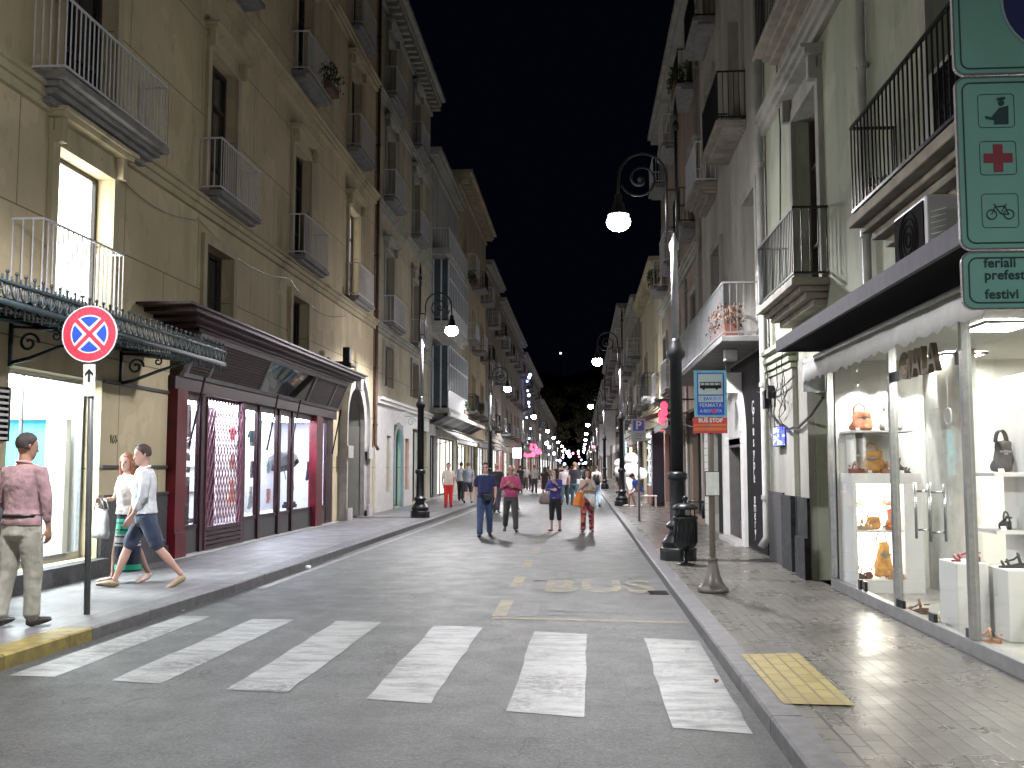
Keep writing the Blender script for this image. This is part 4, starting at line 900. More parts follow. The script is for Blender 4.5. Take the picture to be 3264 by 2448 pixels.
# distant festive lights across the street
q = random.Random(11)
FL = [('white', (.95, .93, 1)), ('blue', (.4, .55, 1)), ('red', (1, .15, .25)), ('teal', (.4, .9, .9)), ('amber', (1, .7, .35)), ('lilac', (.8, .6, 1))]
for i, (nm, c) in enumerate(FL):
    t = thing('festive_light_cluster', f'cluster of distant {nm} shop lights where the street closes', 'lights', (0, 150 + 15 * i, 4)); m = MB()
    for k in range(7 if nm in ('white', 'lilac') else 3):
        y = 150 + 15 * i; x = q.uniform(-5.5, 2.2); m.ball((x, y, q.uniform(1.9, 5.2)), q.uniform(.13, .3), 8, 5)
    obj('lamp_globe', m, emis(c, 12), t, True)
    obj('wire', MB().tube([(-6.6 + 9.7 * s_ / 10, 150 + 15 * i + .4, 5.6 - 1.0 * math.sin(math.pi * s_ / 10)) for s_ in range(11)], .02, 4), M['iron'], t)

# ------------------------------------------------------------------ east: the shoe and bag shop
X = Rx
gs = thing('shoe_shop', 'white lit shoe and bag shop with a frameless glass front and raised metal letters', 'shop', (X, 8.5, 0))
m = MB(); x0, x1, y0, y1, z0, z1 = X + .03, 7.2, 4.62, 12.98, .14, 3.0
m.quad((x1, y0, z0), (x1, y1, z0), (x1, y1, z1), (x1, y0, z1)); m.quad((x0, y1, z0), (x1, y1, z0), (x1, y1, z1), (x0, y1, z1)); m.quad((x0, y0, z0), (x1, y0, z0), (x1, y0, z1), (x0, y0, z1)); m.quad((x0, y0, z1), (x1, y0, z1), (x1, y1, z1), (x0, y1, z1)); m.box(x0 + .01, x0 + .12, y0, 13.0, 2.98, 3.1)
obj('interior', m, plain((.74, .74, .69), .55, 0, .04, 1), gs)
obj('floor', MB().box(x0 + .01, x1 - .01, y0 + .01, y1 - .01, .12, .145), M['floor_t'], gs)
m = MB()
for y in (13.05, 10.47, 8.5, 6.2): m.fb(X, 1, -.02, .055, y - .035, y + .035, .25, 2.95)
obj('mullion', m, M['steel'], gs); bevel(gs.children[-1], .012)
m = MB().fb(X, 1, -.03, .05, 4.7, 13.1, .12, .245); m.fb(X, 1, -.03, .06, 4.7, 13.1, 2.95, 3.05); obj('sill_rail', m, M['grey_metal'], gs)
m = MB()
for a, b in ((13.0, 11.78), (11.76, 10.52), (10.42, 9.5), (9.48, 8.56), (8.45, 6.25), (6.15, 4.8)): m.fb(X, 1, .006, .016, b, a, .25, 2.58 if 8.5 < b < 10.4 else 2.95)
m.fb(X, 1, .006, .016, 8.56, 10.42, 2.60, 2.95)
obj('pane', m, M['glass_sh'], gs)
m = MB()
for y, z in ((10.36, 2.56), (9.49, 2.56), (8.62, 2.56), (10.38, .27), (8.6, .27), (9.49, .27)): m.fb(X, 1, .0, .03, y - .075, y + .075, z - .05, z + .05)
for y in (11.77,): m.fb(X, 1, 0, .03, y - .14, y - .06, .25, .36); m.fb(X, 1, 0, .03, y + .06, y + .14, .25, .36)
obj('clamp', m, M['iron'], gs); bevel(gs.children[-1], .006)
for y in (9.68, 9.30):
    m = MB()
    for o in (.075, -.06): m.tube([(X - o, y, .98), (X - o, y, 1.5)], .014, 8)
    for z in (1.06, 1.42): m.tube([(X - .075, y, z), (X + .06, y, z)], .009, 6)
    obj('handle', m, M['steel'], gs, True)
text('letters', 'GIALA', .36, (X - .055, 9.52, 2.61), (R(90), 0, R(-90)), plain((.10, .08, .055), .35, .3, .2, 8), gs, .025, 1.02, .006)
# far end display cabinet (faces the viewer) with a lit niche
cb_ = thing('display_cabinet', 'white display cabinet with a bright lit niche at the end of the shoe shop window', 'cabinet', (3.65, 12.7, .14))
m = MB(); cx0, cx1, cy0, cy1 = 3.26, 4.08, 12.38, 12.95
m.box(cx0, cx1, cy0, cy1, 1.44, 1.57); m.box(cx0, cx1, cy0, cy1, .14, .30); m.box(cx0, cx0 + .05, cy0, cy1, .30, 1.44); m.box(3.86, cx1, cy0, cy1, .30, 1.44); m.box(cx0 + .05, 3.86, cy1 - .04, cy1, .30, 1.44)
obj('carcass', m, M['white'], cb_); bevel(cb_.children[-1], .006)
obj('shelf', MB().box(cx0 + .05, 3.86, cy0 + .03, cy1 - .04, .86, .885).box(cx0 + .05, 3.86, cy0 + .2, cy1 - .04, 1.16, 1.175), M['white'], cb_)
obj('niche_light', MB().box(cx0 + .08, 3.84, cy0 + .08, cy1 - .08, 1.425, 1.437).box(cx0 + .08, 3.84, cy1 - .052, cy1 - .042, .32, 1.42), emis((1, .93, .8), 14, 'niche_light'), cb_)
ws_ = thing('wall_shelf', 'white floating shelf holding two handbags under the spotlights', 'shelf', (3.65, 12.8, 2.08))
obj('board', MB().box(3.28, 4.0, 12.4, 12.97, 2.065, 2.09), M['white'], ws_); obj('upright', MB().box(3.34, 3.37, 12.6, 12.95, 1.57, 2.065).box(3.46, 3.49, 12.6, 12.95, 1.57, 2.065).box(3.37, 3.46, 12.7, 12.94, 1.78, 1.8), M['white'], ws_)
# ceiling spots
for i, (x, y) in enumerate(((3.5, 12.55), (3.85, 12.55), (4.25, 12.5))):
    t = thing('ceiling_spot', ['recessed spotlight nearest the glass over the handbag shelf', 'middle spotlight of the three over the handbag shelf', 'innermost spotlight of the three over the handbag shelf'][i], 'spotlight', (x, y, 2.99), 0, 'recessed spotlights over the shelf')
    obj('lamp', MB().lathe([(.03, -.012), (.03, 0)], n=12), emis((1, 1, 1), 60, 'spot_lens'), t, False, True); obj('ring', MB().lathe([(.032, -.014), (.045, -.014), (.045, 0), (.032, 0)], n=12), M['steel'], t, False, True)
    L = bpy.data.lights.new('spot_light', 'SPOT'); L.energy = 130; L.spot_size = R(62); L.spot_blend = .25; L.shadow_soft_size = .03; lo = bpy.data.objects.new('spot_light', L); S.collection.objects.link(lo); lo.location = (x, y, 2.965); lo.rotation_euler = (R(20), 0, 0)
for i, (x, y) in enumerate(((3.95, 9.7), (4.4, 6.9), (5.4, 11.2), (5.4, 8.2), (4.5, 12.3))):  # last panel is an extra one, added to brighten the end wall
    t = thing('ceiling_panel_light', ['flat ceiling light panel seen above the glass door', 'ceiling light panel close to the viewer in the shoe shop', 'ceiling light panel deep in the shoe shop by the end wall', 'ceiling light panel deep in the shoe shop, nearer the viewer', 'added ceiling light panel brightening the end wall above the slim partition'][i], 'ceiling light', (x, y, 2.99), 0, 'ceiling light panels')
    obj('diffuser', MB().box(-.22, .22, -.3, .3, -.02, -.01), emis((1, .97, .87), 120, 'panel_light'), t, False, True); obj('frame', MB().box(-.25, -.22, -.33, .33, -.03, 0).box(.22, .25, -.33, .33, -.03, 0).box(-.22, .22, -.33, -.3, -.03, 0).box(-.22, .22, .3, .33, -.03, 0), M['grey_metal'], t, False, True)
# wall partition, pedestals, near shelf tower
pt_ = thing('partition', 'slim pale grey partition standing in the shoe shop behind the door', 'partition', (4.6, 11, .14)); obj('panel', MB().box(4.32, 4.42, 11.5, 12.9, .145, 2.98), plain((.72, .72, .66), .5), pt_); obj('trim', MB().box(4.30, 4.32, 11.48, 11.52, .145, 2.98), M['white'], pt_)
for (lab, a, b, c, d, z) in (('white pedestal carrying a pink sandal behind the glass door', 3.34, 3.62, 9.3, 9.75, .79), ('white pedestal carrying black sandals, next to the near mullion', 3.66, 3.98, 9.0, 9.6, .76)):
    o = obj('pedestal', MB().box(a, b, c, d, .145, z), M['white'], None); bevel(o, .008); tag(o, lab, 'pedestal')
tw = thing('display_tower', 'tall white display tower with stubby side shelves inside the shoe shop', 'display tower', (4.2, 9.5, .14))
obj('carcass', MB().box(4.02, 4.9, 9.35, 9.9, .145, 2.5), M['white'], tw); bevel(tw.children[-1], .006)
m = MB()
for z in (1.56, 1.04, .52): m.box(3.74, 4.02, 9.4, 9.85, z, z + .035)
obj('shelf', m, M['white'], tw); obj('niche_light', MB().box(4.12, 4.8, 9.335, 9.345, 1.1, 1.45).box(4.12, 4.8, 9.335, 9.345, .55, .95), emis((1, .95, .82), 4.5), tw)
ck = thing('round_wall_clock', 'round white rimmed clock shaped tag on the glass door of the shoe shop', 'door tag', (3.26, 9.13, 2.1)); obj('rim', MB().tube([(3.255, 9.13 + .07 * math.cos(a), 2.1 + .07 * math.sin(a)) for a in [i * math.pi / 10 for i in range(21)]], .008, 6, cap=False), M['white'], ck); obj('face', MB().tube([(3.25, 9.13, 2.1), (3.254, 9.13, 2.1)], .064, 20), plain((.35, .36, .33), .5), ck)
obj('hanger', MB().tube([(3.255, 9.13, 2.17), (3.255, 9.13, 2.5)], .004, 5), M['steel'], ck)
# handbags and sandals
def bag(label, x, y, z, w_, h, d, col, rz=0, slouch=.12, handles=1, tall=False):
    t = thing('handbag', label, 'handbag', (x, y, z), rz, 'handbags in the shoe shop')
    q = random.Random(int(x * 991 + y * 77)); m = MB(); secs = []
    for i in range(9):
        u = i / 8; k = (1 - .18 * u) if not tall else (1 - .45 * u ** 1.5); secs.append((q.uniform(-.01, .01) + slouch * .2 * u, 0, h * u, w_ / 2 * k * (1 + .1 * math.sin(u * 6)), d / 2 * (1 - .55 * u) * (1 + .08 * math.sin(u * 9))))
    secs[0] = (0, 0, 0, w_ / 2 * .92, d / 2 * .8)
    m.loft(secs, None, 24); o = obj('body', m, plain(col, .45, 0, .4, 14, bump=.8), t, True, True)
    for ii, v in enumerate(o.data.vertices): v.co.x += .012 * math.sin(v.co.z * 60 + ii); v.co.y += .01 * math.sin(v.co.x * 70 + ii * .7)
    s_ = o.modifiers.new('s', 'SUBSURF'); s_.levels = 1; s_.render_levels = 1
    m = MB()
    for s in ([-1, 1] if handles > 1 else [1]): m.tube([(w_ * .28 * math.cos(a), s * d * .1, h * .93 + h * .38 * math.sin(a)) for a in [math.pi * k / 10 for k in range(11)]], .011, 6)
    obj('handle', m, plain(sc3(col, .6), .4), t, True, True)
    m = MB().fb(0, 1, 0, 0, 0, 0, 0, 0) if False else MB(); m.box(-w_ * .3, w_ * .3, -d * .42, -d * .40, h * .62, h * .68); m.box(-.02, .02, -d * .44, -d * .42, h * .55, h * .7); obj('buckle', m, M['steel'], t, False, True)
    return t
def sandal(label, x, y, z, rz, col, L_=.24, heel=.04):
    t = thing('sandal', label, 'sandal', (x, y, z), rz, 'sandals and shoes in the shoe shop')
    m = MB(); outl = [(-.5, .0), (-.46, .12), (-.2, .11), (.1, .14), (.35, .17), (.5, .08), (.5, -.05), (.35, -.15), (.1, -.11), (-.2, -.11), (-.46, -.12)]
    k = len(outl); zt = [heel + .015 if px < -.1 else heel * .5 + .012 if px < .15 else .014 for px, _ in outl]
    vs = [(px * L_, py * L_, 0) for px, py in outl] + [(px * L_, py * L_, zz) for (px, py), zz in zip(outl, zt)]
    m.add(vs, [tuple(range(k))[::-1], tuple(range(k, 2 * k))] + [(i, (i + 1) % k, k + (i + 1) % k, k + i) for i in range(k)]); obj('sole', m, plain(sc3(col, .7), .6), t, False, True)
    m = MB()
    for px, hh in ((.32, .045), (.15, .06), (-.2, .09)): m.tube([(px * L_ + .02 * math.sin(a), .15 * L_ * math.cos(a), .012 + (heel if px < 0 else 0) + hh * math.sin(a)) for a in [math.pi * i / 8 for i in range(9)]], .010, 6)
    m.tube([(-.44 * L_ + .02 * math.cos(a), .11 * L_ * math.cos(a), heel + .05) for a in [math.pi * i / 8 for i in range(9)]], .009, 6); m.tube([(.3 * L_, 0, .05), (.0, 0, .075), (-.2 * L_, 0, .12)], .009, 6)
    obj('strap', m, plain(col, .35), t, True, True); return t
TAN = (.42, .17, .07)
bag('slouchy tan leather bag on the floating shelf', 3.46, 12.68, 2.09, .30, .26, .2, (.46, .17, .08), .3)
bag('pale metallic grey bag with raised handles on the floating shelf', 3.82, 12.68, 2.09, .27, .27, .18, (.38, .37, .32), -.1, .1, 2)
bag('studded mustard tan bag on top of the white cabinet', 3.56, 12.62, 1.57, .28, .28, .2, (.48, .24, .06), -.2, .12, 2)
bag('flat tan clutch on the middle shelf of the lit niche', 3.55, 12.62, .885, .2, .16, .12, (.42, .22, .07), .1)
bag('coral bag at the inner side of the lit niche shelf', 3.78, 12.68, .885, .12, .25, .1, (.75, .2, .1), 0)
bag('tall mustard duffel bag on the floor of the lit niche', 3.66, 12.62, .30, .24, .44, .2, (.60, .32, .09), .2, .1, 1, True)
bag('tan and olive striped bag hanging beside the display tower', 4.12, 9.6, 2.25 - .02 + .27, .32, .30, .16, (.28, .15, .06), -.4, .1, 2) if False else None
bag('black leather bag on the highest side shelf of the display tower', 3.90, 9.62, 1.595, .2, .30, .16, (.03, .03, .035), .2, .1, 2)
sandal('brown sandal on the cabinet top beside the studded bag', 3.36, 12.5, 1.57, .3, (.30, .09, .05))
sandal('tan flat sandal on the cabinet top in front of the studded bag', 3.74, 12.48, 1.57, .1, TAN)
sandal('dark wedge on the cabinet top at the inner end', 3.92, 12.6, 1.57, -.2, (.10, .06, .05), .2, .08)
sandal('small pale sandal on the upper niche shelf near the glass', 3.40, 12.72, 1.175, .2, (.5, .42, .3), .16); sandal('small beige sandal on the upper niche shelf at the inner end', 3.76, 12.72, 1.175, .1, (.4, .33, .22), .16)
sandal('beige flat on the middle niche shelf near the glass', 3.42, 12.5, .885, .1, (.5, .35, .2), .2); sandal('tan strappy sandal on the middle niche shelf at the inner end', 3.72, 12.47, .885, 0, TAN, .2)
sandal('dark studded sandal on the niche floor near the glass', 3.38, 12.5, .30, .4, (.12, .05, .04), .22, .06); sandal('brown sandal on the niche floor beside the dark studded one', 3.48, 12.55, .30, 1.2, (.25, .1, .06), .2, .07); sandal('pale tan sandal on the niche floor at the inner end', 3.76, 12.45, .30, .1, (.6, .35, .18), .2)
sandal('pink strappy sandal on the lower pedestal', 3.48, 9.45, .79, 3.0, (.45, .12, .12), .25, .03); sandal('black cross strap sandal on the taller looking pedestal', 3.80, 9.2, .76, 2.9, (.03, .03, .03), .25, .03)
sandal('black closed shoe on the middle side shelf of the display tower', 3.90, 9.6, 1.075, 1.6, (.03, .03, .03), .18, .06); sandal('black thin strap sandal on the lowest side shelf of the display tower', 3.88, 9.5, .555, 3.0, (.04, .035, .03), .22, .04)
sandal('tan flat sandal on the shop floor behind the door glass', 3.45, 9.0, .145, 2.8, (.5, .25, .13), .26, .02); sandal('grey flat sandal on the shop floor beside the tan one', 3.42, 9.65, .145, 2.6, (.3, .27, .24), .26, .02); sandal('black shoe on the floor by the display tower', 3.95, 8.75, .145, 2.2, (.03, .03, .035), .24, .06)
m = MB().box(3.85, 3.87, 8.85, 9.05, .15, .48); tag(obj('green_card', m, plain((.02, .28, .12), .5), None), 'small green card standing on the shop floor by the pedestals', 'card')
# awning, flat canopy, air conditioners
fc = thing('flat_canopy', 'dark flat canopy slab projecting over the shoe shop front', 'canopy', (X, 9, 3.2))
obj('slab', MB().box(2.5, X - .003, 4.5, 12.72, 3.13, 3.17), plain((.008, .008, .009), .9, spec=.05), fc); obj('edge', MB().box(2.46, 2.50, 4.46, 12.76, 3.09, 3.235).box(2.50, X - .003, 12.72, 12.76, 3.09, 3.235), plain((.07, .07, .085), .7, spec=.2), fc)
ra = thing('roller_awning', 'rolled white awning with a scalloped valance under the flat canopy', 'awning', (X, 9, 3.0)); m = MB()
m.tube([(2.93, 4.6, 3.0), (2.93, 13.2, 3.0)], .045, 12); obj('roller', m, M['white_metal'], ra, True)
m = MB(); y = 4.6; q = random.Random(4)
N_ = 60
top = []; bot = []
for i in range(N_ + 1):
    yy = 4.6 + 8.6 * i / N_; sag = .012 * math.sin(i * 1.3); top.append((2.885 + .004 * math.sin(i), yy, 2.975)); bot.append((2.86 + .012 * math.sin(i * 1.7) + sag, yy, 2.745 - (.03 if i % 2 else 0) + q.uniform(-.015, .015)))
m.add(top + bot, [(i, i + 1, N_ + 2 + i, N_ + 1 + i) for i in range(N_)]); o = obj('valance', m, plain((.46, .47, .46), .8, 0, .1, 5, bump=.3), ra, True); sd_ = o.modifiers.new('t', 'SOLIDIFY'); sd_.thickness = .006
m = MB().box(2.88, 3.16, 13.18, 13.21, 2.62, 3.02).box(2.9, 3.19, 4.6, 4.64, 2.9, 3.05)
for y in (6, 9, 12.4): m.box(2.95, X - .003, y - .03, y + .03, 2.98, 3.02)
obj('bracket', m, M['white_metal'], ra)
def aircon(label, x0, x1, y0, y1, z, lit=0):
    t = thing('air_conditioner', label, 'air conditioner', ((x0 + x1) / 2, y0, z)); h = .56
    obj('casing', MB().box(x0, x1, y0, y1, z, z + h), plain((.5, .5, .52), .4, 0, .06, 4), t); bevel(t.children[-1], .02, 3)
    m = MB(); 
    for i in range(9): zz = z + .06 + i * .045; m.add([(x0 + .03, y0 - .004, zz), (x0 + .15, y0 - .004, zz + .03), (x0 + .15, y0 - .018, zz + .02), (x0 + .03, y0 - .018, zz - .01)], [(0, 1, 2, 3), (3, 2, 1, 0)])
    obj('louvre', m, M['white'], t)
    m = MB(); ym = (y0 + y1) / 2
    for r in (.06, .12, .18, .23): m.tube([(x0 - .016, ym + r * math.cos(a), z + h / 2 + r * math.sin(a)) for a in [i * math.pi / 12 for i in range(25)]], .005, 4)
    m.box(x0 - .012, x0 - .003, y0 + .04, y1 - .04, z + .04, z + h - .04); obj('fan_grille', m, plain((.01, .01, .011), .9, spec=.05), t)
    obj('foot', MB().box(x0 + .05, x1 - .05, y0 + .08, y0 + .14, z - .06, z).box(x0 + .05, x1 - .05, y1 - .14, y1 - .08, z - .06, z), M['grey_metal'], t); return t
aircon('air conditioner unit with slotted side standing on the flat canopy', 2.72, 3.08, 7.95, 8.75, 3.235)
aircon('pale air conditioner on the iron railed balcony behind the parking restriction board', 2.80, 3.08, 7.2, 7.95, 4.21)
m = MB(); m.box(2.95, 3.05, 7.9, 8.6, 4.2, 4.95); m.box(2.93, 2.95, 7.95, 8.55, 4.25, 4.9)
tag(obj('storage_cabinet', m, plain((.42, .44, .42), .5, 0, .1, 4), None), 'pale upright cabinet standing on the iron railed balcony', 'cabinet')
fp = thing('flower_pot', 'terracotta trough with scraggy plant at the corner of the iron railed balcony', 'flower pot', (2.95, 9.9, 4.16)); m = MB().lathe([(.09, 0), (.12, .16), (.13, .17), (.13, .2), (.11, .2), (.1, .15)], 2.93, 9.88, 4.16, 14); obj('pot', m, plain((.25, .09, .05), .8), fp, True)
def leaves(x0, x1, y0, y1, z0, z1, n, seed, s=.035):
    q = random.Random(seed); m = MB()
    for i in range(n):
        p = Vector((q.uniform(x0, x1), q.uniform(y0, y1), z0 + (z1 - z0) * q.random() ** .8)); ss = q.uniform(s * .6, s * 1.3); e = Euler((q.random() * 6, q.random() * 6, q.random() * 6)).to_matrix()
        m.add([p + e @ Vector(v) for v in ((-ss, 0, 0), (0, -ss * .5, .01), (ss, 0, 0), (0, ss * .5, .01))], [(0, 1, 2, 3)])
    return m
obj('foliage', leaves(2.84, 3.05, 9.75, 10.0, 4.33, 4.52, 60, 2), plain((.08, .07, .03), .7, 0, .4, 8), fp)
for i, (y, lab) in enumerate(((17.75, 'planter of withered reddish geraniums nearest the pale drainpipe on the white balcony'), (18.4, 'planter of withered reddish geraniums in the middle of the white balcony cluster'), (19.1, 'planter of withered reddish geraniums farthest along the white balcony cluster'))):
    t = thing('planter', lab, 'planter', (2.62, y, 3.9), 0, 'planters on the white balcony'); m = MB(); m.add([(2.52, y - .26, 3.91), (2.72, y - .26, 3.91), (2.72, y + .26, 3.91), (2.52, y + .26, 3.91), (2.49, y - .3, 4.12), (2.75, y - .3, 4.12), (2.75, y + .3, 4.12), (2.49, y + .3, 4.12)], [(3, 2, 1, 0), (4, 5, 6, 7), (0, 1, 5, 4), (1, 2, 6, 5), (2, 3, 7, 6), (3, 0, 4, 7)])
    obj('trough', m, plain((.2, .08, .05), .8), t); obj('foliage', leaves(2.42, 2.85, y - .36, y + .36, 4.05, 4.5, 300, 30 + i, .036), plain((.10, .055, .035), .75, 0, .7, 9), t)
# led panel
lp = thing('led_panel', 'small blue glowing shop plaque on the pale palazzo wall above the dark plinth', 'sign', (X, 15.85, 2.1)); obj('frame', MB().box(X - .16, X - .10, 15.55, 16.1, 1.96, 2.28), M['iron'], lp)
n = NT('led_face'); v = n.n('ShaderNodeTexVoronoi'); v.inputs['Scale'].default_value = 14; n.l(n.co(), v.inputs['Vector']); n.set((0, 0, 0), .5); n.l(n.mix(n.ramp(v.outputs['Distance'], .25, .5), (.75, .85, 1), (.08, .1, 1)), n.b.inputs['Emission Color']); n.b.inputs['Emission Strength'].default_value = 3.2
obj('face', MB().box(X - .172, X - .161, 15.57, 16.08, 1.98, 2.26), n.m, lp); obj('face', MB().box(X - .158, X - .102, 15.535, 15.549, 1.98, 2.26), n.m, lp)
# ------------------------------------------------ perfume shop (east)
ps = thing('perfume_shop', 'white arched entrance of the perfume shop with dark green glass door', 'shopfront', (X, 20.8, 0))
m = MB(); arch_ring(m, X, 1, 20.85, 2.1, 1.1, 1.42, .003, .12, 18); obj('arch', m, M['white'], ps); bevel(ps.children[-1], .01)
m = MB()
for i in range(14):
    a0, a1 = math.pi * i / 14, math.pi * (i + 1) / 14; q = [(X - .02, 20.85 + 1.1 * math.cos(a), 2.1 + 1.1 * math.sin(a)) for a in (a0, a1)]; m.prism(q + [(X - .02, 20.85, 2.1)], (.012, 0, 0), None)
obj('tympanum', m, M['white'], ps)
m = MB().fb(X, 1, -.3, .02, 19.78, 19.9, .13, 2.23); m.fb(X, 1, -.3, .02, 21.8, 21.93, .13, 2.23); m.fb(X, 1, -.3, .02, 19.9, 21.8, 2.05, 2.23); m.fb(X, 1, -.2, -.14, 20.8, 20.9, .13, 2.05); m.fb(X, 1, -.2, -.14, 19.9, 21.8, .13, .5); obj('door_frame', m, plain((.12, .11, .11), .5), ps)
obj('pane', MB().fb(X, 1, -.19, -.18, 19.9, 21.8, .5, 2.05), plain((.02, .06, .05), .08), ps); obj('step', MB().fb(X, 1, 0, .25, 19.7, 22, .1, .2), M['marble'], ps)
bn = thing('vertical_sign', 'tall black shop banner with pale letters running down beside the white arch', 'sign', (X, 18.9, 1.6)); m = MB()
m.fb(X, 1, .005, .045, 17.4, 19.42, .15, 3.72); m.fb(X, 1, .005, .043, 22.28, 23.5, .15, 3.72)
for i in range(18):
    a0, a1 = math.pi * i / 18, math.pi * (i + 1) / 18; q = [(X - .005, 20.85 + 1.43 * math.cos(a), 2.1 + 1.43 * math.sin(a)) for a in (a0, a1)]; m.prism(q + [(X - .005, q[1][1], 3.72), (X - .005, q[0][1], 3.72)], (-.037, 0, 0), None)
obj('board', m, plain((.005, .005, .006), .7, spec=.12), bn)
M['silver_l'] = plain((.6, .62, .65), .4, 0); 
m_ = 'Giusy Perfumery'
zz = 2.72
for i, ch in enumerate(m_):
    if ch == ' ': zz -= .10; continue
    sz = .36 if ch in 'GP' else .29
    if ch in 'rf' and 7 < i < 12: zz -= .115; continue
    text('letter', ch, sz, (X - .047, 18.62, zz), (R(90), 0, R(-90)), M['silver_l'], bn, .004, 1, .0); zz -= .205 if i < 6 else .15
awn = thing('entrance_canopy', 'white panelled light box tucked under the long balcony beside the arch', 'light box', (X, 20, 3.4)); obj('panel', MB().box(2.62, 3.18, 19.9, 20.05, 3.1, 3.5), M['white'], awn); obj('bracket', MB().box(2.85, 2.95, 19.94, 20.0, 3.5, 3.78), M['grey_metal'], awn)
cm_ = thing('junction_box', 'pale square box hanging under the long white balcony slab', 'junction box', (2.75, 19, 3.6)); obj('casing', MB().box(2.62, 2.84, 18.3, 18.55, 3.58, 3.78), M['white_metal'], cm_); obj('lid', MB().box(2.63, 2.83, 18.28, 18.299, 3.59, 3.77), M['white'], cm_)
awning('dim white awning folded over the windows of the terracotta house', X, 1, 26.8, 31.8, 3.25, .9, 2.9, plain((.3, .3, .29), .8, 0, .1, 3))
awning('dark slatted awning jutting over the east pavement before the toy shop', X, 1, 33.0, 38.8, 3.6, 1.35, 3.2, plain((.10, .09, .08), .8, 0, .1, 3))
# toy shop, very bright
ty = thing('toy_shop', 'dazzling white open toy shop with stacked shelves spilling light on the pavement', 'shop', (X, 42, 0))
m = MB(); m.box(2.9, 3.12, 40.0, 40.1, .13, 3.0); m.box(2.7, 3.12, 40.0, 42.3, 2.9, 3.0)
for z in (.9, 1.4, 1.9, 2.4): m.box(2.72, 3.12, 40.1, 42.4, z, z + .03)
obj('shelf', m, M['white'], ty); obj('counter', MB().box(2.75, 3.12, 40.1, 42.4, .13, .85), plain((.25, .1, .08), .5), ty)
obj('light_panel', MB().box(3.13, 3.16, 40.1, 45.5, .9, 3.05).box(2.75, 3.1, 40.2, 42.3, 2.87, 2.89), emis((.95, .98, 1), 8, 'toy_shop_light'), ty)
m = MB(); q = random.Random(9)
for z in (.93, 1.43, 1.93, 2.43):
    y = 40.2
    while y < 42.2: s = q.uniform(.06, .14); m.box(2.76, 2.95, y, y + s, z, z + q.uniform(.1, .3)); y += s + q.uniform(.04, .2)
o = obj('merchandise', m, plain((.35, .38, .42), .6, 0, .7, 5), ty)
m = MB(); m.tube([(3.1, 39.9, 3.25), (2.1, 40.2, 2.9)], .03, 6); m.tube([(3.1, 39.9, 2.3), (2.1, 40.2, 2.9)], .03, 6); m.tube([(2.1, 40.2, 2.9), (2.1, 46, 2.9)], .03, 6); obj('awning_arm', m, M['iron'], ty)
db = thing('wall_panel', 'dark navy pillar panel framing the near side of the toy shop', 'panel', (X, 39.5, 0)); obj('panel', MB().box(2.75, 3.19, 39.25, 39.95, .13, 3.1), plain((.012, .02, .035), .4), db); obj('plinth', MB().box(2.72, 3.192, 39.22, 39.98, .12, .2), M['granite'], db)
bf = thing('inflatable_figure', 'big white inflatable figure of rounded balls before the toy shop', 'inflatable', (2.05, 41.5, .12))
m = MB(); m.ball((0, 0, 1.35), (.36, .3, .38)); m.ball((-.42, 0, 1.35), (.28, .22, .3)); m.ball((.38, 0, 1.25), (.26, .22, .24)); obj('body', m, plain((.8, .78, .76), .5), bf, True, True)
m = MB(); m.ball((0, 0, 1.85), (.28, .24, .26)); m.ball((-.5, 0, 1.65), (.2, .18, .2)); obj('head', m, plain((.8, .78, .76), .5), bf, True, True)
m = MB(); m.loft([(.1, 0, 0, .14, .14), (.08, 0, .5, .2, .2), (0, 0, 1.1, .26, .24)]); obj('stem', m, M['white'], bf, True, True)
# red neon by the lamp post, framed bracket
rs = thing('red_neon_figure', 'pair of small red neon figures on a bracket past the nearest tall lamp', 'sign', (2.5, 31, 3.0))
m = MB()
for x, y in ((2.62, 33.0), (2.30, 28.0)):
    for z in (2.92, 3.15, 3.34): m.ball((x, y, z), (.10, .06, .12), 8, 6)
obj('neon_tube', m, emis((1, .03, .06), 5, 'red_neon2'), rs, True); obj('bracket', MB().box(2.55, 3.19, 33.1, 33.16, 3.45, 3.5).box(2.2, 3.19, 28.1, 28.16, 3.5, 3.54).box(2.36, 2.52, 28.1, 28.2, 2.8, 3.0), M['iron'], rs)
# pale vertical banners far east
for i, (x, y, z, lab) in enumerate(((2.2, 78, 3.3, 'pale vertical cloth banner hanging over the east pavement'), (2.0, 86, 2.6, 'lower white banner behind the first pale banner'))):
    t = thing('hanging_banner', lab, 'banner', (x, y, z)); obj('cloth', MB().box(x - .45, x + .45, y, y + .03, z, z + 2.7), plain((.55, .53, .55), .8, 0, .15, 2), t); obj('pole', MB().tube([(x - .5, y + .02, z + 2.75), (Rx, y + .02, z + 2.75)], .03, 6), M['iron'], t)
for i, (y, lab) in enumerate(((57, 'amber lit shop sign strip low on the dim balcony house'), (64, 'pale blue vertical lit sign on the dim balcony house'))):
    t = thing('lit_sign', lab, 'sign', (2.9, y, 2.6)); obj('panel', MB().box(2.8, 2.86, y, y + (1.6 if i == 0 else .3), 2.5, 2.75 if i == 0 else 3.3), emis((1, .7, .3) if i == 0 else (.3, .55, 1), 4), t); obj('bracket', MB().box(2.86, 3.19, y + .1, y + .14, 2.6, 2.64), M['iron'], t)
awning('cream awning over the shops of the dim balcony house', X, 1, 54, 60, 3.3, 1.1, 2.9, plain((.5, .47, .42), .8, 0, .1, 3))

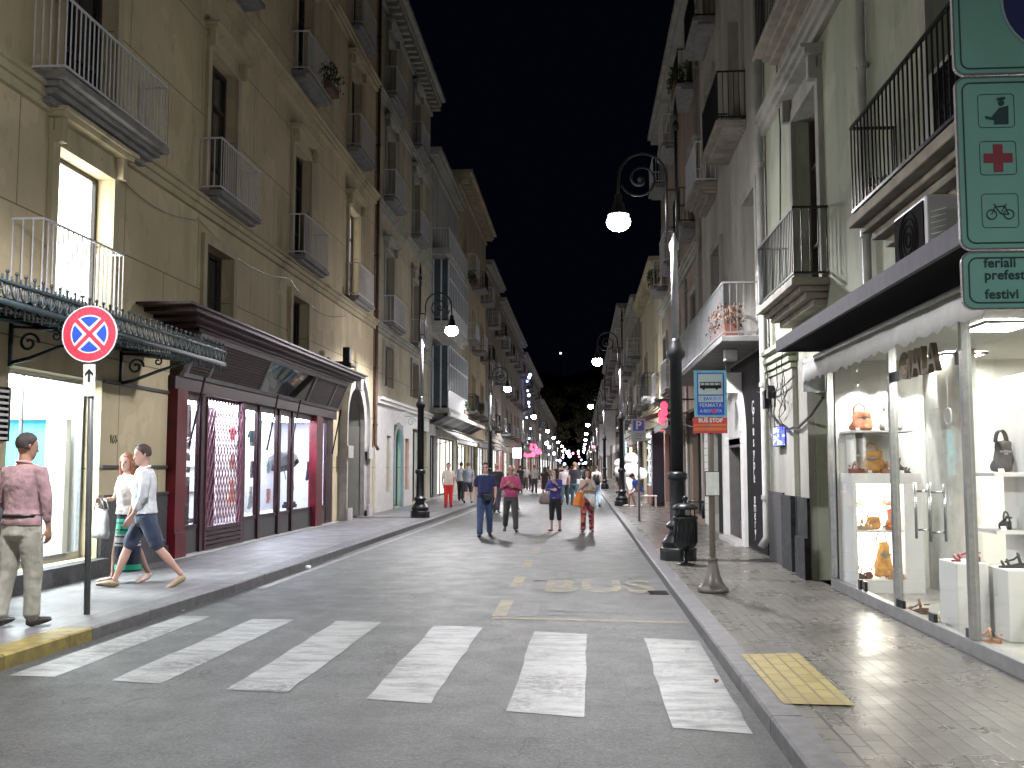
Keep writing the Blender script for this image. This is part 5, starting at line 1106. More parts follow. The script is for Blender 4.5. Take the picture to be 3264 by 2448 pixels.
# ------------------------------------------------------------------ street furniture and signs
def disc(mb, c, r0, r1, y0, y1, a0=0, a1=360, n=40):
    pts0, pts1 = [], []
    for i in range(n + 1):
        a = R(a0 + (a1 - a0) * i / n); pts0.append((c[0] + r1 * math.cos(a), c[1] + r1 * math.sin(a))); pts1.append((c[0] + r0 * math.cos(a), c[1] + r0 * math.sin(a)))
    for i in range(n): mb.prism([(pts0[i][0], y1, pts0[i][1]), (pts0[i + 1][0], y1, pts0[i + 1][1]), (pts1[i + 1][0], y1, pts1[i + 1][1]), (pts1[i][0], y1, pts1[i][1])], (0, y0 - y1, 0), None)
    return mb
M['sgn_w'] = plain((.62, .63, .62), .4, 0, .05, 6); M['sgn_r'] = plain((.50, .04, .07), .4, 0, .12, 8); M['sgn_b'] = plain((.02, .07, .42), .4, 0, .12, 8)
ns_ = thing('no_stopping_sign', 'round red and blue no stopping sign with an arrow plate on a leaning grey pole', 'road sign', (-5.14, 10.23, .12)); ns_.rotation_euler = (0, R(-.9), 0)
obj('pole', MB().lathe([(.032, 0), (.032, 3.2)], n=12), plain((.16, .17, .17), .4, .3), ns_, True, True)
obj('back_plate', disc(MB(), (0, 2.93), .0, .302, -.055, -.04), M['grey_metal'], ns_, False, True)
obj('border', disc(disc(MB(), (0, 2.93), .29, .302, -.0625, -.0555), (0, 2.93), .0, .205, -.060, -.0555), M['sgn_w'], ns_, False, True)
m = disc(MB(), (0, 2.93), .205, .29, -.0615, -.0555)
for s in (1, -1): d1 = Vector((math.cos(R(45)) * s, 0, math.sin(R(45)))); nn = Vector((-d1.z, 0, d1.x)) * .022; c = Vector((0, -.064 if s > 0 else -.0645, 2.93)); m.prism([c + d1 * .22 + nn, c - d1 * .22 + nn, c - d1 * .22 - nn, c + d1 * .22 - nn], (0, .006, 0), None)
obj('red_ring', m, M['sgn_r'], ns_, False, True)
m = MB()
for k in range(4):
    am = 90 * k; pts = [(.075 * math.cos(R(am)), 2.93 + .075 * math.sin(R(am)))]
    h = 31
    for i in range(13): a = R(am - h + 2 * h * i / 12); pts.append((.188 * math.cos(a), 2.93 + .188 * math.sin(a)))
    m.prism([(x, -.066, z) for x, z in pts], (0, .005, 0), None)
obj('blue_field', m, M['sgn_b'], ns_, False, True)
m = MB().box(-.065, .065, -.05, -.04, 2.27, 2.61); obj('arrow_plate', m, M['sgn_w'], ns_, False, True); bevel(ns_.children[-1], .004)
m = MB().prism([(-.012, -.054, 2.42), (.012, -.054, 2.42), (.012, -.054, 2.51), (.045, -.054, 2.48), (.045, -.054, 2.51), (0, -.054, 2.56), (-.045, -.054, 2.51), (-.045, -.054, 2.48), (-.012, -.054, 2.51)], (0, .003, 0), None); obj('arrow', m, M['iron'], ns_, False, True)
# bus stop
bs = thing('bus_stop_sign', 'bus stop post with blue and red plates and a timetable on a bell base', 'bus stop sign', (1.60, 12.55, .12))
obj('post', MB().lathe([(.038, .2), (.036, 2.62)], n=14), plain((.14, .12, .10), .35, .3), bs, True, True)
obj('bell_base', MB().lathe([(.19, 0), (.19, .05), (.17, .06), (.12, .12), (.085, .22), (.062, .34), (.055, .38), (.065, .39), (.065, .41), (.04, .42)], n=24), plain((.13, .12, .11), .4, .3), bs, True, True)
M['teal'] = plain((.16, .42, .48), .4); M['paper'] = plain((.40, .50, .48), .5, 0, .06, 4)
bz = .04
def P3(mb, x0, x1, z0, z1, y=-.05, t=.004): return mb.box(x0, x1, y - t, y, z0, z1)
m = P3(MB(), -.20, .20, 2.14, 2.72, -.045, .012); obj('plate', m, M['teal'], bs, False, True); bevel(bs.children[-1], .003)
m = P3(MB(), -.165, .165, 2.165, 2.69, -.0575); obj('blue_panel', m, M['sgn_b'], bs, False, True)
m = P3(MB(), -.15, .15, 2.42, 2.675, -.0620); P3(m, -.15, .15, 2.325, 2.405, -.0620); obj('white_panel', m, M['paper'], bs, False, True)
m = MB(); P3(m, -.13, .13, 2.495, 2.535, -.0665); P3(m, -.13, .13, 2.565, 2.575, -.0665)
for x in (-.13, -.075, -.015, .045, .10, .122): P3(m, x, x + .008, 2.535, 2.565, -.0665)
disc(m, (-.085, 2.492), 0, .016, -.070, -.0665, n=14); disc(m, (.075, 2.492), 0, .016, -.070, -.0665, n=14)
obj('bus_symbol', m, M['iron'], bs, False, True)
def stext(s, size, x, z, mat, y=-.064, off=0, sp=1.0, sc=(1, 1, 1), par=None, nm='lettering', shear=0, al='CENTER'):
    o = text(nm, s, size, (0, 0, 0), (R(90), 0, 0), mat, None, .0008, sp, off, al, sc, shear); o.parent = par; o.location = (x, y, z); return o
stext('EAV', .058, -.035, 2.365, M['sgn_b'], -.0675, .0012, par=bs); stext('BUS', .058, .07, 2.365, plain((.15, .25, .6), .5), -.0675, .0012, par=bs, shear=.3)
obj('round_emblem', disc(MB(), (-.115, 2.365), .016, .022, -.069, -.0665, 40, 330, 20), plain((.25, .35, .33), .5), bs, False, True)
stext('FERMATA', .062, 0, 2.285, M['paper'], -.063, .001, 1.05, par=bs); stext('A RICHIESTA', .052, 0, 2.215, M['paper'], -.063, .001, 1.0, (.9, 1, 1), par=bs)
m = P3(MB(), -.22, .20, 1.94, 2.135, -.045, .010); obj('red_plate', m, plain((.42, .05, .06), .45, 0, .2, 9), bs, False, True); bevel(bs.children[-1], .003)
obj('orange_stripe', P3(P3(MB(), -.21, .19, 2.03, 2.055, -.0555), -.21, .19, 1.975, 2.01, -.0555), plain((.55, .16, .04), .5), bs, False, True)
stext('BUS STOP', .068, -.005, 2.098, M['sgn_w'], -.0565, .0022, 1.0, par=bs)
stk = MB(); disc(stk, (.035, 2.215), 0, .028, -.0715, -.067, n=16); obj('round_sticker', stk, plain((.55, .06, .12), .5), bs, False, True)
stk = MB(); disc(stk, (-.02, 2.04), 0, .018, -.0605, -.0560, n=14); obj('round_sticker', stk, plain((.05, .22, .2), .5), bs, False, True)
m = MB().box(-.085, .095, -.055, -.03, 1.17, 1.475); obj('timetable_frame', m, M['iron'], bs, False, True); bevel(bs.children[-1], .004)
obj('timetable', MB().box(-.075, .085, -.0585, -.0552, 1.18, 1.465), plain((.62, .64, .62), .35, 0, .12, 14), bs, False, True)
# litter bin
lb = thing('litter_bin', 'dark cast litter bin on a thin stem beside the tall lamp post', 'litter bin', (1.62, 15.95, .12))
obj('stem', MB().lathe([(.14, 0), (.14, .02), (.03, .04), (.022, .3)], n=16), M['iron'], lb, True, True)
m = MB().lathe([(.10, .24), (.165, .30), (.175, .36), (.178, .70), (.19, .71), (.19, .75), (.17, .76), (.15, .72), (.0, .72)], n=28); obj('drum', m, M['iron'], lb, True, True)
m = MB()
for i in range(16): a = i * math.pi / 8; m.tube([(.179 * math.cos(a), .179 * math.sin(a), .34), (.181 * math.cos(a), .181 * math.sin(a), .68)], .007, 5)
obj('rib', m, M['iron'], lb, True, True)
m = MB().lathe([(.19, .86), (.20, .88), (.19, .91), (.14, .945), (.06, .96), (.03, .97), (.03, 1.0), (.045, 1.02), (.045, 1.05), (.0, 1.08)], n=28); obj('lid', m, M['iron'], lb, True, True)
m = MB()
for i in range(4): a = i * math.pi / 2 + .4; m.tube([(.165 * math.cos(a), .165 * math.sin(a), .72), (.165 * math.cos(a), .165 * math.sin(a), .88)], .012, 6)
m.box(.05, .3, -.02, .02, .97, .995); m.box(.26, .30, -.02, .02, .72, .97); obj('lid_bracket', m, M['iron'], lb, True, True)
# parking sign
pk = thing('parking_sign', 'blue and white parking sign on a slim grey pole by the kerb', 'road sign', (1.62, 28.6, .12))
obj('pole', MB().lathe([(.03, 0), (.03, 2.95)], n=10), M['grey_metal'], pk, True, True); obj('plate', MB().box(-.20, .20, -.05, -.035, 2.25, 2.88), plain((.36, .42, .42), .4), pk, False, True)
obj('blue_panel', MB().box(-.15, .15, -.056, -.0505, 2.54, 2.84), M['sgn_b'], pk, False, True); stext('P', .33, 0, 2.69, M['sgn_w'], -.058, .008, par=pk, nm='lettering')
m = MB()
for z in (2.45, 2.39, 2.31): m.box(-.1, .1, -.0535, -.0505, z, z + .03)
obj('caption', m, plain((.2, .24, .26), .5), pk, False, True)
# large restriction board at the right
rb = thing('restriction_board', 'tall white pedestrian zone board, green cast painted in, with pictograms on stacked plates', 'road sign', (1.83, 4.0, .12))
GREEN_CAST = plain((.20, .46, .38), .35, 0, .10, 2); GD = plain((.01, .05, .05), .4); GB = plain((.04, .16, .14), .5);  # white plates coloured teal, a green light cast put into the base colour
obj('pole', MB().lathe([(.03, 0), (.03, 4.2)], n=12), M['grey_metal'], rb, True, True)
def rrect(x0, x1, z0, z1, r, n=6):
    p = []
    for cx, cz, a0 in ((x1 - r, z1 - r, 0), (x0 + r, z1 - r, 90), (x0 + r, z0 + r, 180), (x1 - r, z0 + r, 270)):
        for i in range(n + 1): a = R(a0 + 90 * i / n); p.append((cx + r * math.cos(a), cz + r * math.sin(a)))
    return p
def plate(z0, z1):
    m = MB().prism([(x, -.045, z) for x, z in rrect(-.345, .345, z0, z1, .04)], (0, .012, 0), None); obj('plate', m, GREEN_CAST, rb, False, True)
    m = MB(); rim(m, -.325, .325, z0 + .02, z1 - .02, .035, .006, -.0475); obj('plate_border', m, GD, rb, False, True)
    m = MB(); rim(m, -.350, .350, z0 - .004, z1 + .004, .043, .007, -.049, .02); obj('edge_profile', m, M['steel'], rb, False, True)
def rim(m, x0, x1, z0, z1, r, w_, y, t=.0024):
    A = rrect(x0, x1, z0, z1, r); B = rrect(x0 + w_, x1 - w_, z0 + w_, z1 - w_, max(r - w_, .004)); k = len(A)
    for i in range(k): j = (i + 1) % k; m.prism([(A[i][0], y, A[i][1]), (A[j][0], y, A[j][1]), (B[j][0], y, B[j][1]), (B[i][0], y, B[i][1])], (0, t, 0), None)
plate(3.075, 3.75); plate(2.375, 3.062); plate(2.14, 2.362)
m = disc(MB(), (.06, 3.37), .0, .21, -.0485, -.0455); obj('blue_disc', m, plain((.012, .02, .12), .4), rb, False, True)
m = disc(MB(), (.06, 3.37), .214, .222, -.0485, -.0455); m.tube([(-.05, -.052, 3.27), (.05, -.052, 3.40)], .014, 6); m.tube([(-.06, -.052, 3.40), (.02, -.052, 3.46)], .014, 6); m.tube([(.05, -.052, 3.25), (.06, -.052, 3.42), (.06, -.052, 3.48)], .016, 6); m.ball((.06, -.05, 3.52), (.022, .006, .022)); obj('walker_symbol', m, plain((.35, .45, .5), .5), rb, False, True)
for cz in (2.925, 2.735, 2.525): m = MB(); rim(m, -.265, -.125, cz - .068, cz + .068, .015, .0022, -.0475); obj1('pictogram_border', m, GD, rb, False, True)
m = MB(); y_ = -.048
m.prism([(-.205, y_, 2.87), (-.15, y_, 2.87), (-.148, y_, 2.945), (-.185, y_, 2.935), (-.215, y_, 2.90), (-.238, y_, 2.905), (-.236, y_, 2.893), (-.205, y_, 2.887)], (0, .002, 0), None); disc(m, (-.175, 2.956), 0, .012, y_ - .001, y_ + .001, n=12); m.prism([(-.192, y_, 2.966), (-.158, y_, 2.97), (-.160, y_, 2.981), (-.19, y_, 2.976)], (0, .002, 0), None); obj('officer_pictogram', m, GD, rb, False, True)
m = MB().box(-.25, -.14, y_ - .001, y_ + .001, 2.717, 2.753).box(-.213, -.177, y_ - .0012, y_ + .0012, 2.753, 2.79).box(-.213, -.177, y_ - .0012, y_ + .0012, 2.68, 2.717); obj('red_cross', m, plain((.28, .03, .05), .5), rb, False, True)
m = MB(); 
for cx in (-.228, -.163): disc(m, (cx, 2.51), .0165, .0205, y_ - .001, y_ + .001, n=20)
for a, b in (((-.228, 2.51), (-.212, 2.545)), ((-.212, 2.540), (-.178, 2.543)), ((-.178, 2.543), (-.163, 2.51)), ((-.212, 2.54), (-.193, 2.512)), ((-.193, 2.512), (-.178, 2.543)), ((-.193, 2.512), (-.163, 2.51)), ((-.212, 2.545), (-.219, 2.552)), ((-.178, 2.543), (-.171, 2.55))): m.tube([(a[0], y_, a[1]), (b[0], y_, b[1])], .0022, 5)
obj('bicycle_pictogram', m, GD, rb, False, True)
for s, z in (('feriali', 2.318), ('prefestivi', 2.270), ('festivi', 2.195)): stext(s, .052, -.265, z, GD, -.0475, .0012, 1.04, par=rb, al='LEFT')
m = MB().box(-.05, .05, -.033, .035, 2.9, 2.94).box(-.05, .05, -.033, .035, 3.3, 3.34).box(-.05, .05, -.033, .035, 2.2, 2.24); obj('clamp', m, M['grey_metal'], rb, False, True)

# ------------------------------------------------------------------ people
SKIN = plain((.42, .25, .19), .5, 0, .10, 12, name='skin'); SKIN2 = plain((.50, .31, .25), .5, 0, .10, 11, name='skin'); SKIN3 = plain((.34, .19, .13), .5, 0, .10, 10, name='skin')
def fabric(col, kind=None, rough=.85):
    n = NT('fabric'); wv = n.noise(7, 4, n.co(scale=(1, 1, .6))); fine = n.noise(60, 3)
    if kind == 'patch':
        v = n.n('ShaderNodeTexVoronoi'); v.inputs['Scale'].default_value = 13; n.l(n.co(), v.inputs['Vector']); h = n.n('ShaderNodeSeparateColor'); n.l(v.outputs['Color'], h.inputs[0])
        r = n.n('ShaderNodeValToRGB'); r.color_ramp.interpolation = 'CONSTANT'; e = r.color_ramp.elements; cs = [(.42, .05, .03), (.10, .015, .10), (.5, .13, .03), (.03, .015, .03), (.28, .03, .10), (.35, .25, .12)]
        e[0].color = cs[0] + (1,); e[1].position = 1 / 6; e[1].color = cs[1] + (1,)
        for i in range(2, 6): x = e.new(i / 6); x.color = cs[i] + (1,)
        n.l(h.outputs[0], r.inputs[0]); c = r.outputs[0]
    elif kind == 'stripe':
        s_ = n.n('ShaderNodeSeparateXYZ'); n.l(n.co(), s_.inputs[0]); mz = n.n('ShaderNodeMath', operation='MULTIPLY'); mz.inputs[1].default_value = 11; n.l(s_.outputs[2], mz.inputs[0]); md = n.n('ShaderNodeMath', operation='FRACT'); n.l(mz.outputs[0], md.inputs[0])
        c1 = n.ramp(md.outputs[0], .70, .74, (.02, .45, .28, 1), (.01, .02, .05, 1)); hi = n.ramp(s_.outputs[2], .615, .62)
        r = n.n('ShaderNodeValToRGB'); r.color_ramp.interpolation = 'CONSTANT'; e = r.color_ramp.elements; e[0].color = (.02, .42, .26, 1); e[1].position = .26; e[1].color = (.015, .02, .05, 1)
        for p_, cc in ((.50, (.65, .65, .66, 1)), (.66, (.02, .45, .28, 1)), (.86, (.015, .02, .05, 1))): x = e.new(p_); x.color = cc
        n.l(s_.outputs[2], r.inputs[0]); k = n.ramp(md.outputs[0], .74, .80); c = n.mix(k, r.outputs[0], (.012, .02, .05))
    else: c = n.mix(n.ramp(wv, .35, .65), sc3(col, .78), sc3(col, 1.15))
    n.set(c, rough); n.b.inputs['Sheen Weight'].default_value = .15
    n.bump(wv, .5, .05); return n.m
_fc = {}
def fab(col, kind=None):
    k = (col, kind)
    if k not in _fc: _fc[k] = fabric(col, kind)
    return _fc[k]
def finish(o, vox, smooth=2, wr=0.0):
    r = o.modifiers.new('r', 'REMESH'); r.mode = 'VOXEL'; r.voxel_size = vox; r.use_smooth_shade = True
    if smooth: s_ = o.modifiers.new('s', 'SMOOTH'); s_.factor = .5; s_.iterations = smooth
    if wr:
        if 'wrinkle' not in bpy.data.textures: t = bpy.data.textures.new('wrinkle', 'CLOUDS'); t.noise_scale = .09; t.noise_depth = 2
        d = o.modifiers.new('d', 'DISPLACE'); d.texture = bpy.data.textures['wrinkle']; d.strength = wr; d.mid_level = .5; d.texture_coords = 'LOCAL'
    return o
def hand(m, w, d, pn, s, curl=.5, k=1.0):
    d = d.normalized(); side = d.cross(pn).normalized(); pn = side.cross(d).normalized(); f = .0092 * k
    m.tube([w - d * .02, w + d * .02, w + d * .05, w + d * .09], [(.026 * k, .021 * k), (.034 * k, .019 * k), (.042 * k, .017 * k), (.040 * k, .014 * k)], 12, side)
    for i, L_ in enumerate((.066, .076, .072, .056)):
        b = w + d * .082 + side * ((i - 1.5) * .0215 * k); a1 = curl * .5; a2 = curl * 1.2; a3 = curl * 1.8; pts = [b]
        for a, fr in ((a1, .45), (a2, .33), (a3, .25)): pts.append(pts[-1] + (d * math.cos(a) + pn * math.sin(a)) * L_ * fr)
        m.limb(pts, [f * 1.05, f, f * .95, f * .8], 8)
    b = w + d * .025 + side * (.030 * s * k); t = [b]
    for a, fr in ((.75, .035), (.45, .03), (.3, .022)): t.append(t[-1] + (d * math.cos(a) + side * s * math.sin(a) + pn * .3 * curl).normalized() * fr)
    m.limb(t, [f * 1.35, f * 1.2, f * 1.05, f * .85], 8)
def person(label, x, y, z, rz, H=1.75, sex='m', legs=((18, 6), (-16, 22)), arms=((12, 10, 20), (-12, 10, 15)), lean=2, head=(0, 0), skin=None, hair='short', hc=(.04, .025, .015),
           top=('shirt', (.5, .5, .5), .5), low=('trousers', (.1, .1, .12)), shoe=(.03, .03, .03), belly=0.0, q=.010, glasses=False, group=None, sit=None, elb=None, grip=(.5, .5)):
    k = H / 1.75; t = thing('person', label, 'person', (x, y, z), rz, group); t.scale = (k, k, k); skin = skin or SKIN
    V = Vector; f = sex == 'f'; sw = .165 if f else .19
    ml = Matrix.Translation((0, 0, .93)) @ Matrix.Rotation(R(lean), 4, 'X') @ Matrix.Translation((0, 0, -.93))
    def dn(p, s=0, o=0): return V((s * math.sin(R(o)), -math.sin(R(p)), -math.cos(R(p)))).normalized()
    # legs
    J = []; low_z = 9
    for s, lg in ((-1, legs[0]), (1, legs[1])):      # -1 = the person's right
        hp = V((s * (.085 if not f else .08), 0, .91)); p_, kb = lg[0], lg[1]; spl = lg[2] if len(lg) > 2 else 2
        kn = hp + dn(p_, s, spl) * .43; an = kn + dn(p_ - kb, s, spl * .5) * .40; J.append([s, hp, kn, an, p_ - kb]); low_z = min(low_z, an.z)
    dz = .085 - low_z
    if sit is not None: dz = sit - .91
    ml = Matrix.Translation((0, 0, dz)) @ ml
    for j in J:
        for i in (1, 2, 3): j[i] = j[i] + V((0, 0, dz))
    tor = [(0, .01, .84, .09, .07), (0, .01, .88, .145 if not f else .15, .10), (0, .005, .95, .165 if not f else .172, .118), (0, -belly * .5, 1.06, .150 if not f else .130, .108 + belly * .5), (0, -belly * .4, 1.17, .155 if not f else .128, .108 + belly * .4), (0, -.012 if f else 0, 1.28, .172 if not f else .150, .122), (0, 0, 1.37, .178 if not f else .152, .108), (0, .005, 1.425, .145 if not f else .125, .088), (0, .008, 1.46, .085, .07), (0, .0, 1.50, .055 if not f else .046, .056), (0, -.005, 1.56, .052 if not f else .044, .054)]
    if sit is not None: tor = tor[1:]
    b = MB(); b.loft(tor, ml, 24)
    hr = ml @ Matrix.Translation((0, -.008, 1.632)) @ Matrix.Rotation(R(head[0]), 4, 'Z') @ Matrix.Rotation(R(head[1]), 4, 'X')
    hs = [(0, -.052, -.118, .022, .02), (0, -.040, -.108, .038, .040), (0, -.026, -.085, .052, .062), (0, -.012, -.05, .063, .080), (0, -.004, -.01, .070, .092), (0, .0, .03, .074, .098), (0, .003, .065, .072, .094), (0, .005, .095, .060, .078), (0, .006, .115, .038, .05), (0, .006, .124, .010, .014)]
    b.loft(hs, hr, 24)
    b.limb([hr @ V((0, -.088, .012)), hr @ V((0, -.104, -.018)), hr @ V((0, -.108, -.032))], [.008, .012, .014], 8)                 # nose
    b.tube([hr @ V((-.022, -.090, -.064)), hr @ V((0, -.098, -.062)), hr @ V((.022, -.090, -.064))], [.004, .0085, .004], 8)         # lips
    b.tube([hr @ V((-.045, -.080, .032)), hr @ V((0, -.098, .030)), hr @ V((.045, -.080, .032))], .007, 8)                            # brow
    for s in (-1, 1): b.tube([hr @ V((s * .072, .005, .02)), hr @ V((s * .082, .012, .012)), hr @ V((s * .075, .008, -.022))], [.010, .014, .007], 8)
    A = []
    for s, am, gr in ((-1, arms[0], grip[0]), (1, arms[1], grip[1])):
        sh = ml @ V((s * (sw - .012), .0, 1.405)); rot = ml.to_3x3(); u = rot @ dn(am[0], s, am[1] if len(am) > 1 else 8); el = sh + u * .285
        fa = am[0] + am[2]; inw = am[3] if len(am) > 3 else 5; fd = (rot @ V((-s * math.sin(R(inw)), -math.sin(R(fa)) * math.cos(R(inw)), -math.cos(R(fa)) * math.cos(R(inw))))).normalized(); wr = el + fd * .245
        A.append((s, sh, el, wr, fd)); b.limb([ml @ V((s * .08, 0, 1.41)), sh, sh.lerp(el, .3), el, el.lerp(wr, .25), wr], [.055, .054 if not f else .045, .047 if not f else .038, .037 if not f else .031, .039 if not f else .032, .024 if not f else .021], 12)
        pn = V((-s, 0, 0)) - fd * V((-s, 0, 0)).dot(fd)
        if len(am) > 2 and am[2] > 70: pn = V((0, 1, 0)) - fd * fd.y
        hand(b, wr, fd, pn.normalized(), (1 if s < 0 else -1) * -1, gr, 1.0 if not f else .9)
    for s, hp, kn, an, pc in J:
        b.limb([hp, hp.lerp(kn, .35), kn, kn.lerp(an, .3), kn.lerp(an, .85), an], [.080, .074, .054, .055, .034, .035], 14)
        fz = V((0, 0, an.z)); tilt = min(0, pc + 8) if an.z > .1 else 0; d = V((s * .12, -math.cos(R(tilt)), math.sin(R(tilt)) if an.z > .1 else 0)).normalized(); hl = an + V((0, .03, -.04))
        b.limb([hl, hl + d * .08, hl + d * .17, hl + d * .215], [.030, .030, .028, .016], 10)
    finish(obj('body', b, skin, t, True, True), q, 2)
    ex = MB(.0 if False else None) if False else MB()
    for s in (-1, 1): ex.ball(hr @ V((s * .030, -.089, .010)), (.011, .008, .007), 8, 5)
    obj('eye', ex, plain((.03, .02, .018), .2), t, True, True)
    if glasses:
        g = MB()
        for s in (-1, 1): g.tube([hr @ V((s * .032 + .020 * math.cos(a), -.102, .010 + .015 * math.sin(a))) for a in [i * math.pi / 8 for i in range(17)]], .002, 5); g.tube([hr @ V((s * .052, -.100, .014)), hr @ V((s * .077, 0, .02))], .002, 5)
        g.tube([hr @ V((-.012, -.104, .012)), hr @ V((.012, -.104, .012))], .002, 5); obj('glasses', g, M['iron'], t, False, True)
    # hair
    h = MB()
    if hair != 'bald':
        sc_ = 1.10 if hair == 'short' else 1.15
        caps = [(0, .030, -.02, .074 * sc_, .060), (0, .026, .02, .078 * sc_, .082), (0, .016, .055, .079 * sc_, .092), (0, .008, .085, .070 * sc_, .092), (0, .004, .112, .054 * sc_, .070), (0, .004, .132, .026, .036), (0, .004, .138, .008, .01)]
        h.loft(caps, hr, 22)
        if hair == 'thin': h = MB(); h.loft([(0, .05, -.03, .070, .040), (0, .046, .02, .080, .058), (0, .035, .05, .078, .066), (0, .03, .075, .06, .06)], hr, 20)
        if hair in ('long', 'bob'):
            L_ = .30 if hair == 'long' else .15
            h.loft([(0, .045, .05, .082, .06), (0, .05, -.04, .090, .055), (0, .05, -.10, .092, .05), (0, .055, -.04 - L_ * .7, .085, .04), (0, .055, -.04 - L_, .055, .022)], hr, 20)
            for s in (-1, 1): h.limb([hr @ V((s * .066, -.035, .07)), hr @ V((s * .080, -.030, 0)), hr @ V((s * .082, -.012, -.09)), hr @ V((s * .075, -.005, -.06 - L_ * .7))], [.022, .020, .024, .014], 8)
        if hair == 'bun': h.ball(hr @ V((0, .115, .05)), .045)
        o = obj('hair', h, plain(hc, .6, 0, .4, 40, bump=.6), t, True, True); finish(o, max(.008, q * .9), 1, .010)
    # top
    kind, col, slv = top[:3]; g = .016; c = MB(); z0 = top[3] if len(top) > 3 else .90
    rings = [(a0, b0, z, rx + g + (.012 if z < 1.2 else 0), ry + g + .006) for a0, b0, z, rx, ry in tor if z0 <= z < 1.47]
    rings = [(0, 0, z0, rings[0][3] + (.008 if kind != 'dress' else .0), rings[0][4])] + rings
    c.loft(rings, ml, 28)
    for s, sh, el, wr, fd in A:
        end = sh.lerp(el, min(1, slv * 2)) if slv <= .5 else el.lerp(wr, (slv - .5) * 2 * .96)
        pts = [ml @ V((s * .08, 0, 1.405)), sh, sh.lerp(el, .5) if slv > .5 else sh.lerp(end, .6)] + ([el] if slv > .5 else []) + [end]
        rr_ = [.068, .070 if not f else .060, .062 if not f else .050] + ([.052 if not f else .042] if slv > .5 else []) + [(.060 if not f else .047) if slv <= .5 else (.038 if not f else .033)]
        if slv > 0: c.limb(pts, rr_, 12)
    o = obj({'shirt': 'shirt', 'polo': 'shirt', 'dress': 'dress', 'cardigan': 'cardigan'}[kind], c, fab(col, top[4] if len(top) > 4 else None), t, True, True); finish(o, q, 3, .022)
    if kind in ('polo', 'shirt') and slv > .3 and q < .011:
        cl = MB(); cc = plain(sc3(col, 1.3) if kind == 'shirt' else (.55, .55, .6), .8)
        cl.tube([ml @ V((.070 * math.cos(a), .005 + .068 * math.sin(a) - .012 * (math.sin(a) < -.5), 1.478 + .018 * math.sin(a))) for a in [math.pi * 1.5 + .35 + i * (2 * math.pi - .7) / 16 for i in range(17)]], (.012), 8); obj('collar', cl, cc, t, True, True)
    if kind == 'cardigan':
        u_ = MB(); u_.loft([(0, -.075, .93, .07, .06), (0, -.075, 1.2, .07, .062), (0, -.07, 1.40, .06, .06)], ml, 14); obj('undershirt', u_, fab((.6, .6, .58)), t, True, True)
    # lower garment
    lk, lc = low[:2]; c = MB(); lkd = low[2] if len(low) > 2 else None
    top_z = .99
    hipr = [(0, .006, zz, .172 + (.006 if f else 0), .128) for zz in (.87, .93)] + [(0, .004, top_z, .160, .118)]
    if lk in ('trousers', 'shorts', 'capri'):
        hipr = [(0, .010, .775 if sit is None else .87, .10, .085), (0, .010, .82 if sit is None else .88, .165, .13)] + hipr; c.loft(hipr, ml, 26)
        for s, hp, kn, an, pc in J:
            if lk == 'trousers': c.limb([hp, hp.lerp(kn, .4), kn, kn.lerp(an, .45), kn.lerp(an, .95)], [.108, .104, .084, .074, .072], 14)
            elif lk == 'capri': c.limb([hp, hp.lerp(kn, .4), kn, kn.lerp(an, .35)], [.104, .096, .076, .072], 14)
            else: c.limb([hp, hp.lerp(kn, .4), hp.lerp(kn, .88)], [.104, .100, .090], 14)
    elif lk in ('skirt', 'longskirt'):
        e_ = .52 if lk == 'skirt' else .16
        c.loft([(0, 0, e_, .20, .17), (0, 0, (e_ + .9) / 2, .195, .16)] + hipr, ml if sit is None else ml, 28)
    if lk != 'none':
        o = obj({'capri': 'trousers', 'longskirt': 'skirt'}.get(lk, lk), c, fab(lc, lkd), t, True, True); finish(o, q, 3, .012)
    for s, hp, kn, an, pc in J:
        c = MB(); tilt = min(0, pc + 8) if an.z > .1 else 0; d = V((s * .12, -math.cos(R(tilt)), math.sin(R(tilt)) if an.z > .1 else 0)).normalized(); hl = an + V((0, .035, -.042))
        up = V((0, 0, 1)); sd2 = d.cross(up).normalized()
        c.tube([hl - d * .015, hl + d * .03, hl + d * .10, hl + d * .18, hl + d * .235, hl + d * .25], [(.026, .026), (.040, .046), (.042, .042), (.050, .030), (.034, .022), (.014, .012)], 14, sd2)
        o = obj('shoe', c, plain(shoe, .4, 0, .2, 20), t, True, True); finish(o, max(.008, q * .8), 1)
    t['hr'] = 0; del t['hr']
    return t, dict(ml=ml, hr=hr, A=A, k=k, J=J)
def wpt(t, p): return Matrix.LocRotScale(t.location, t.rotation_euler, t.scale) @ Vector(p)
PV = .124
# the man in the pink shirt, seen from behind
t, d = person('man seen from behind in a creased dusty pink shirt and pale trousers', -5.40, 9.40, PV, R(168), 1.84, 'm', ((4, 6, 4), (-5, 6, 3)), ((2, 16, 8, 2), (6, 16, 30, 6)), 1, (-25, 4), SKIN3, 'short', (.03, .02, .018), ('shirt', (.30, .19, .20), .86, .91), ('trousers', (.30, .30, .25)), (.03, .02, .02), .02, .009)
be = MB(); be.loft([(0, .004, .985, .186, .146), (0, .004, 1.015, .184, .144)], d['ml'], 28); obj('belt', be, M['iron'], t, True, True)
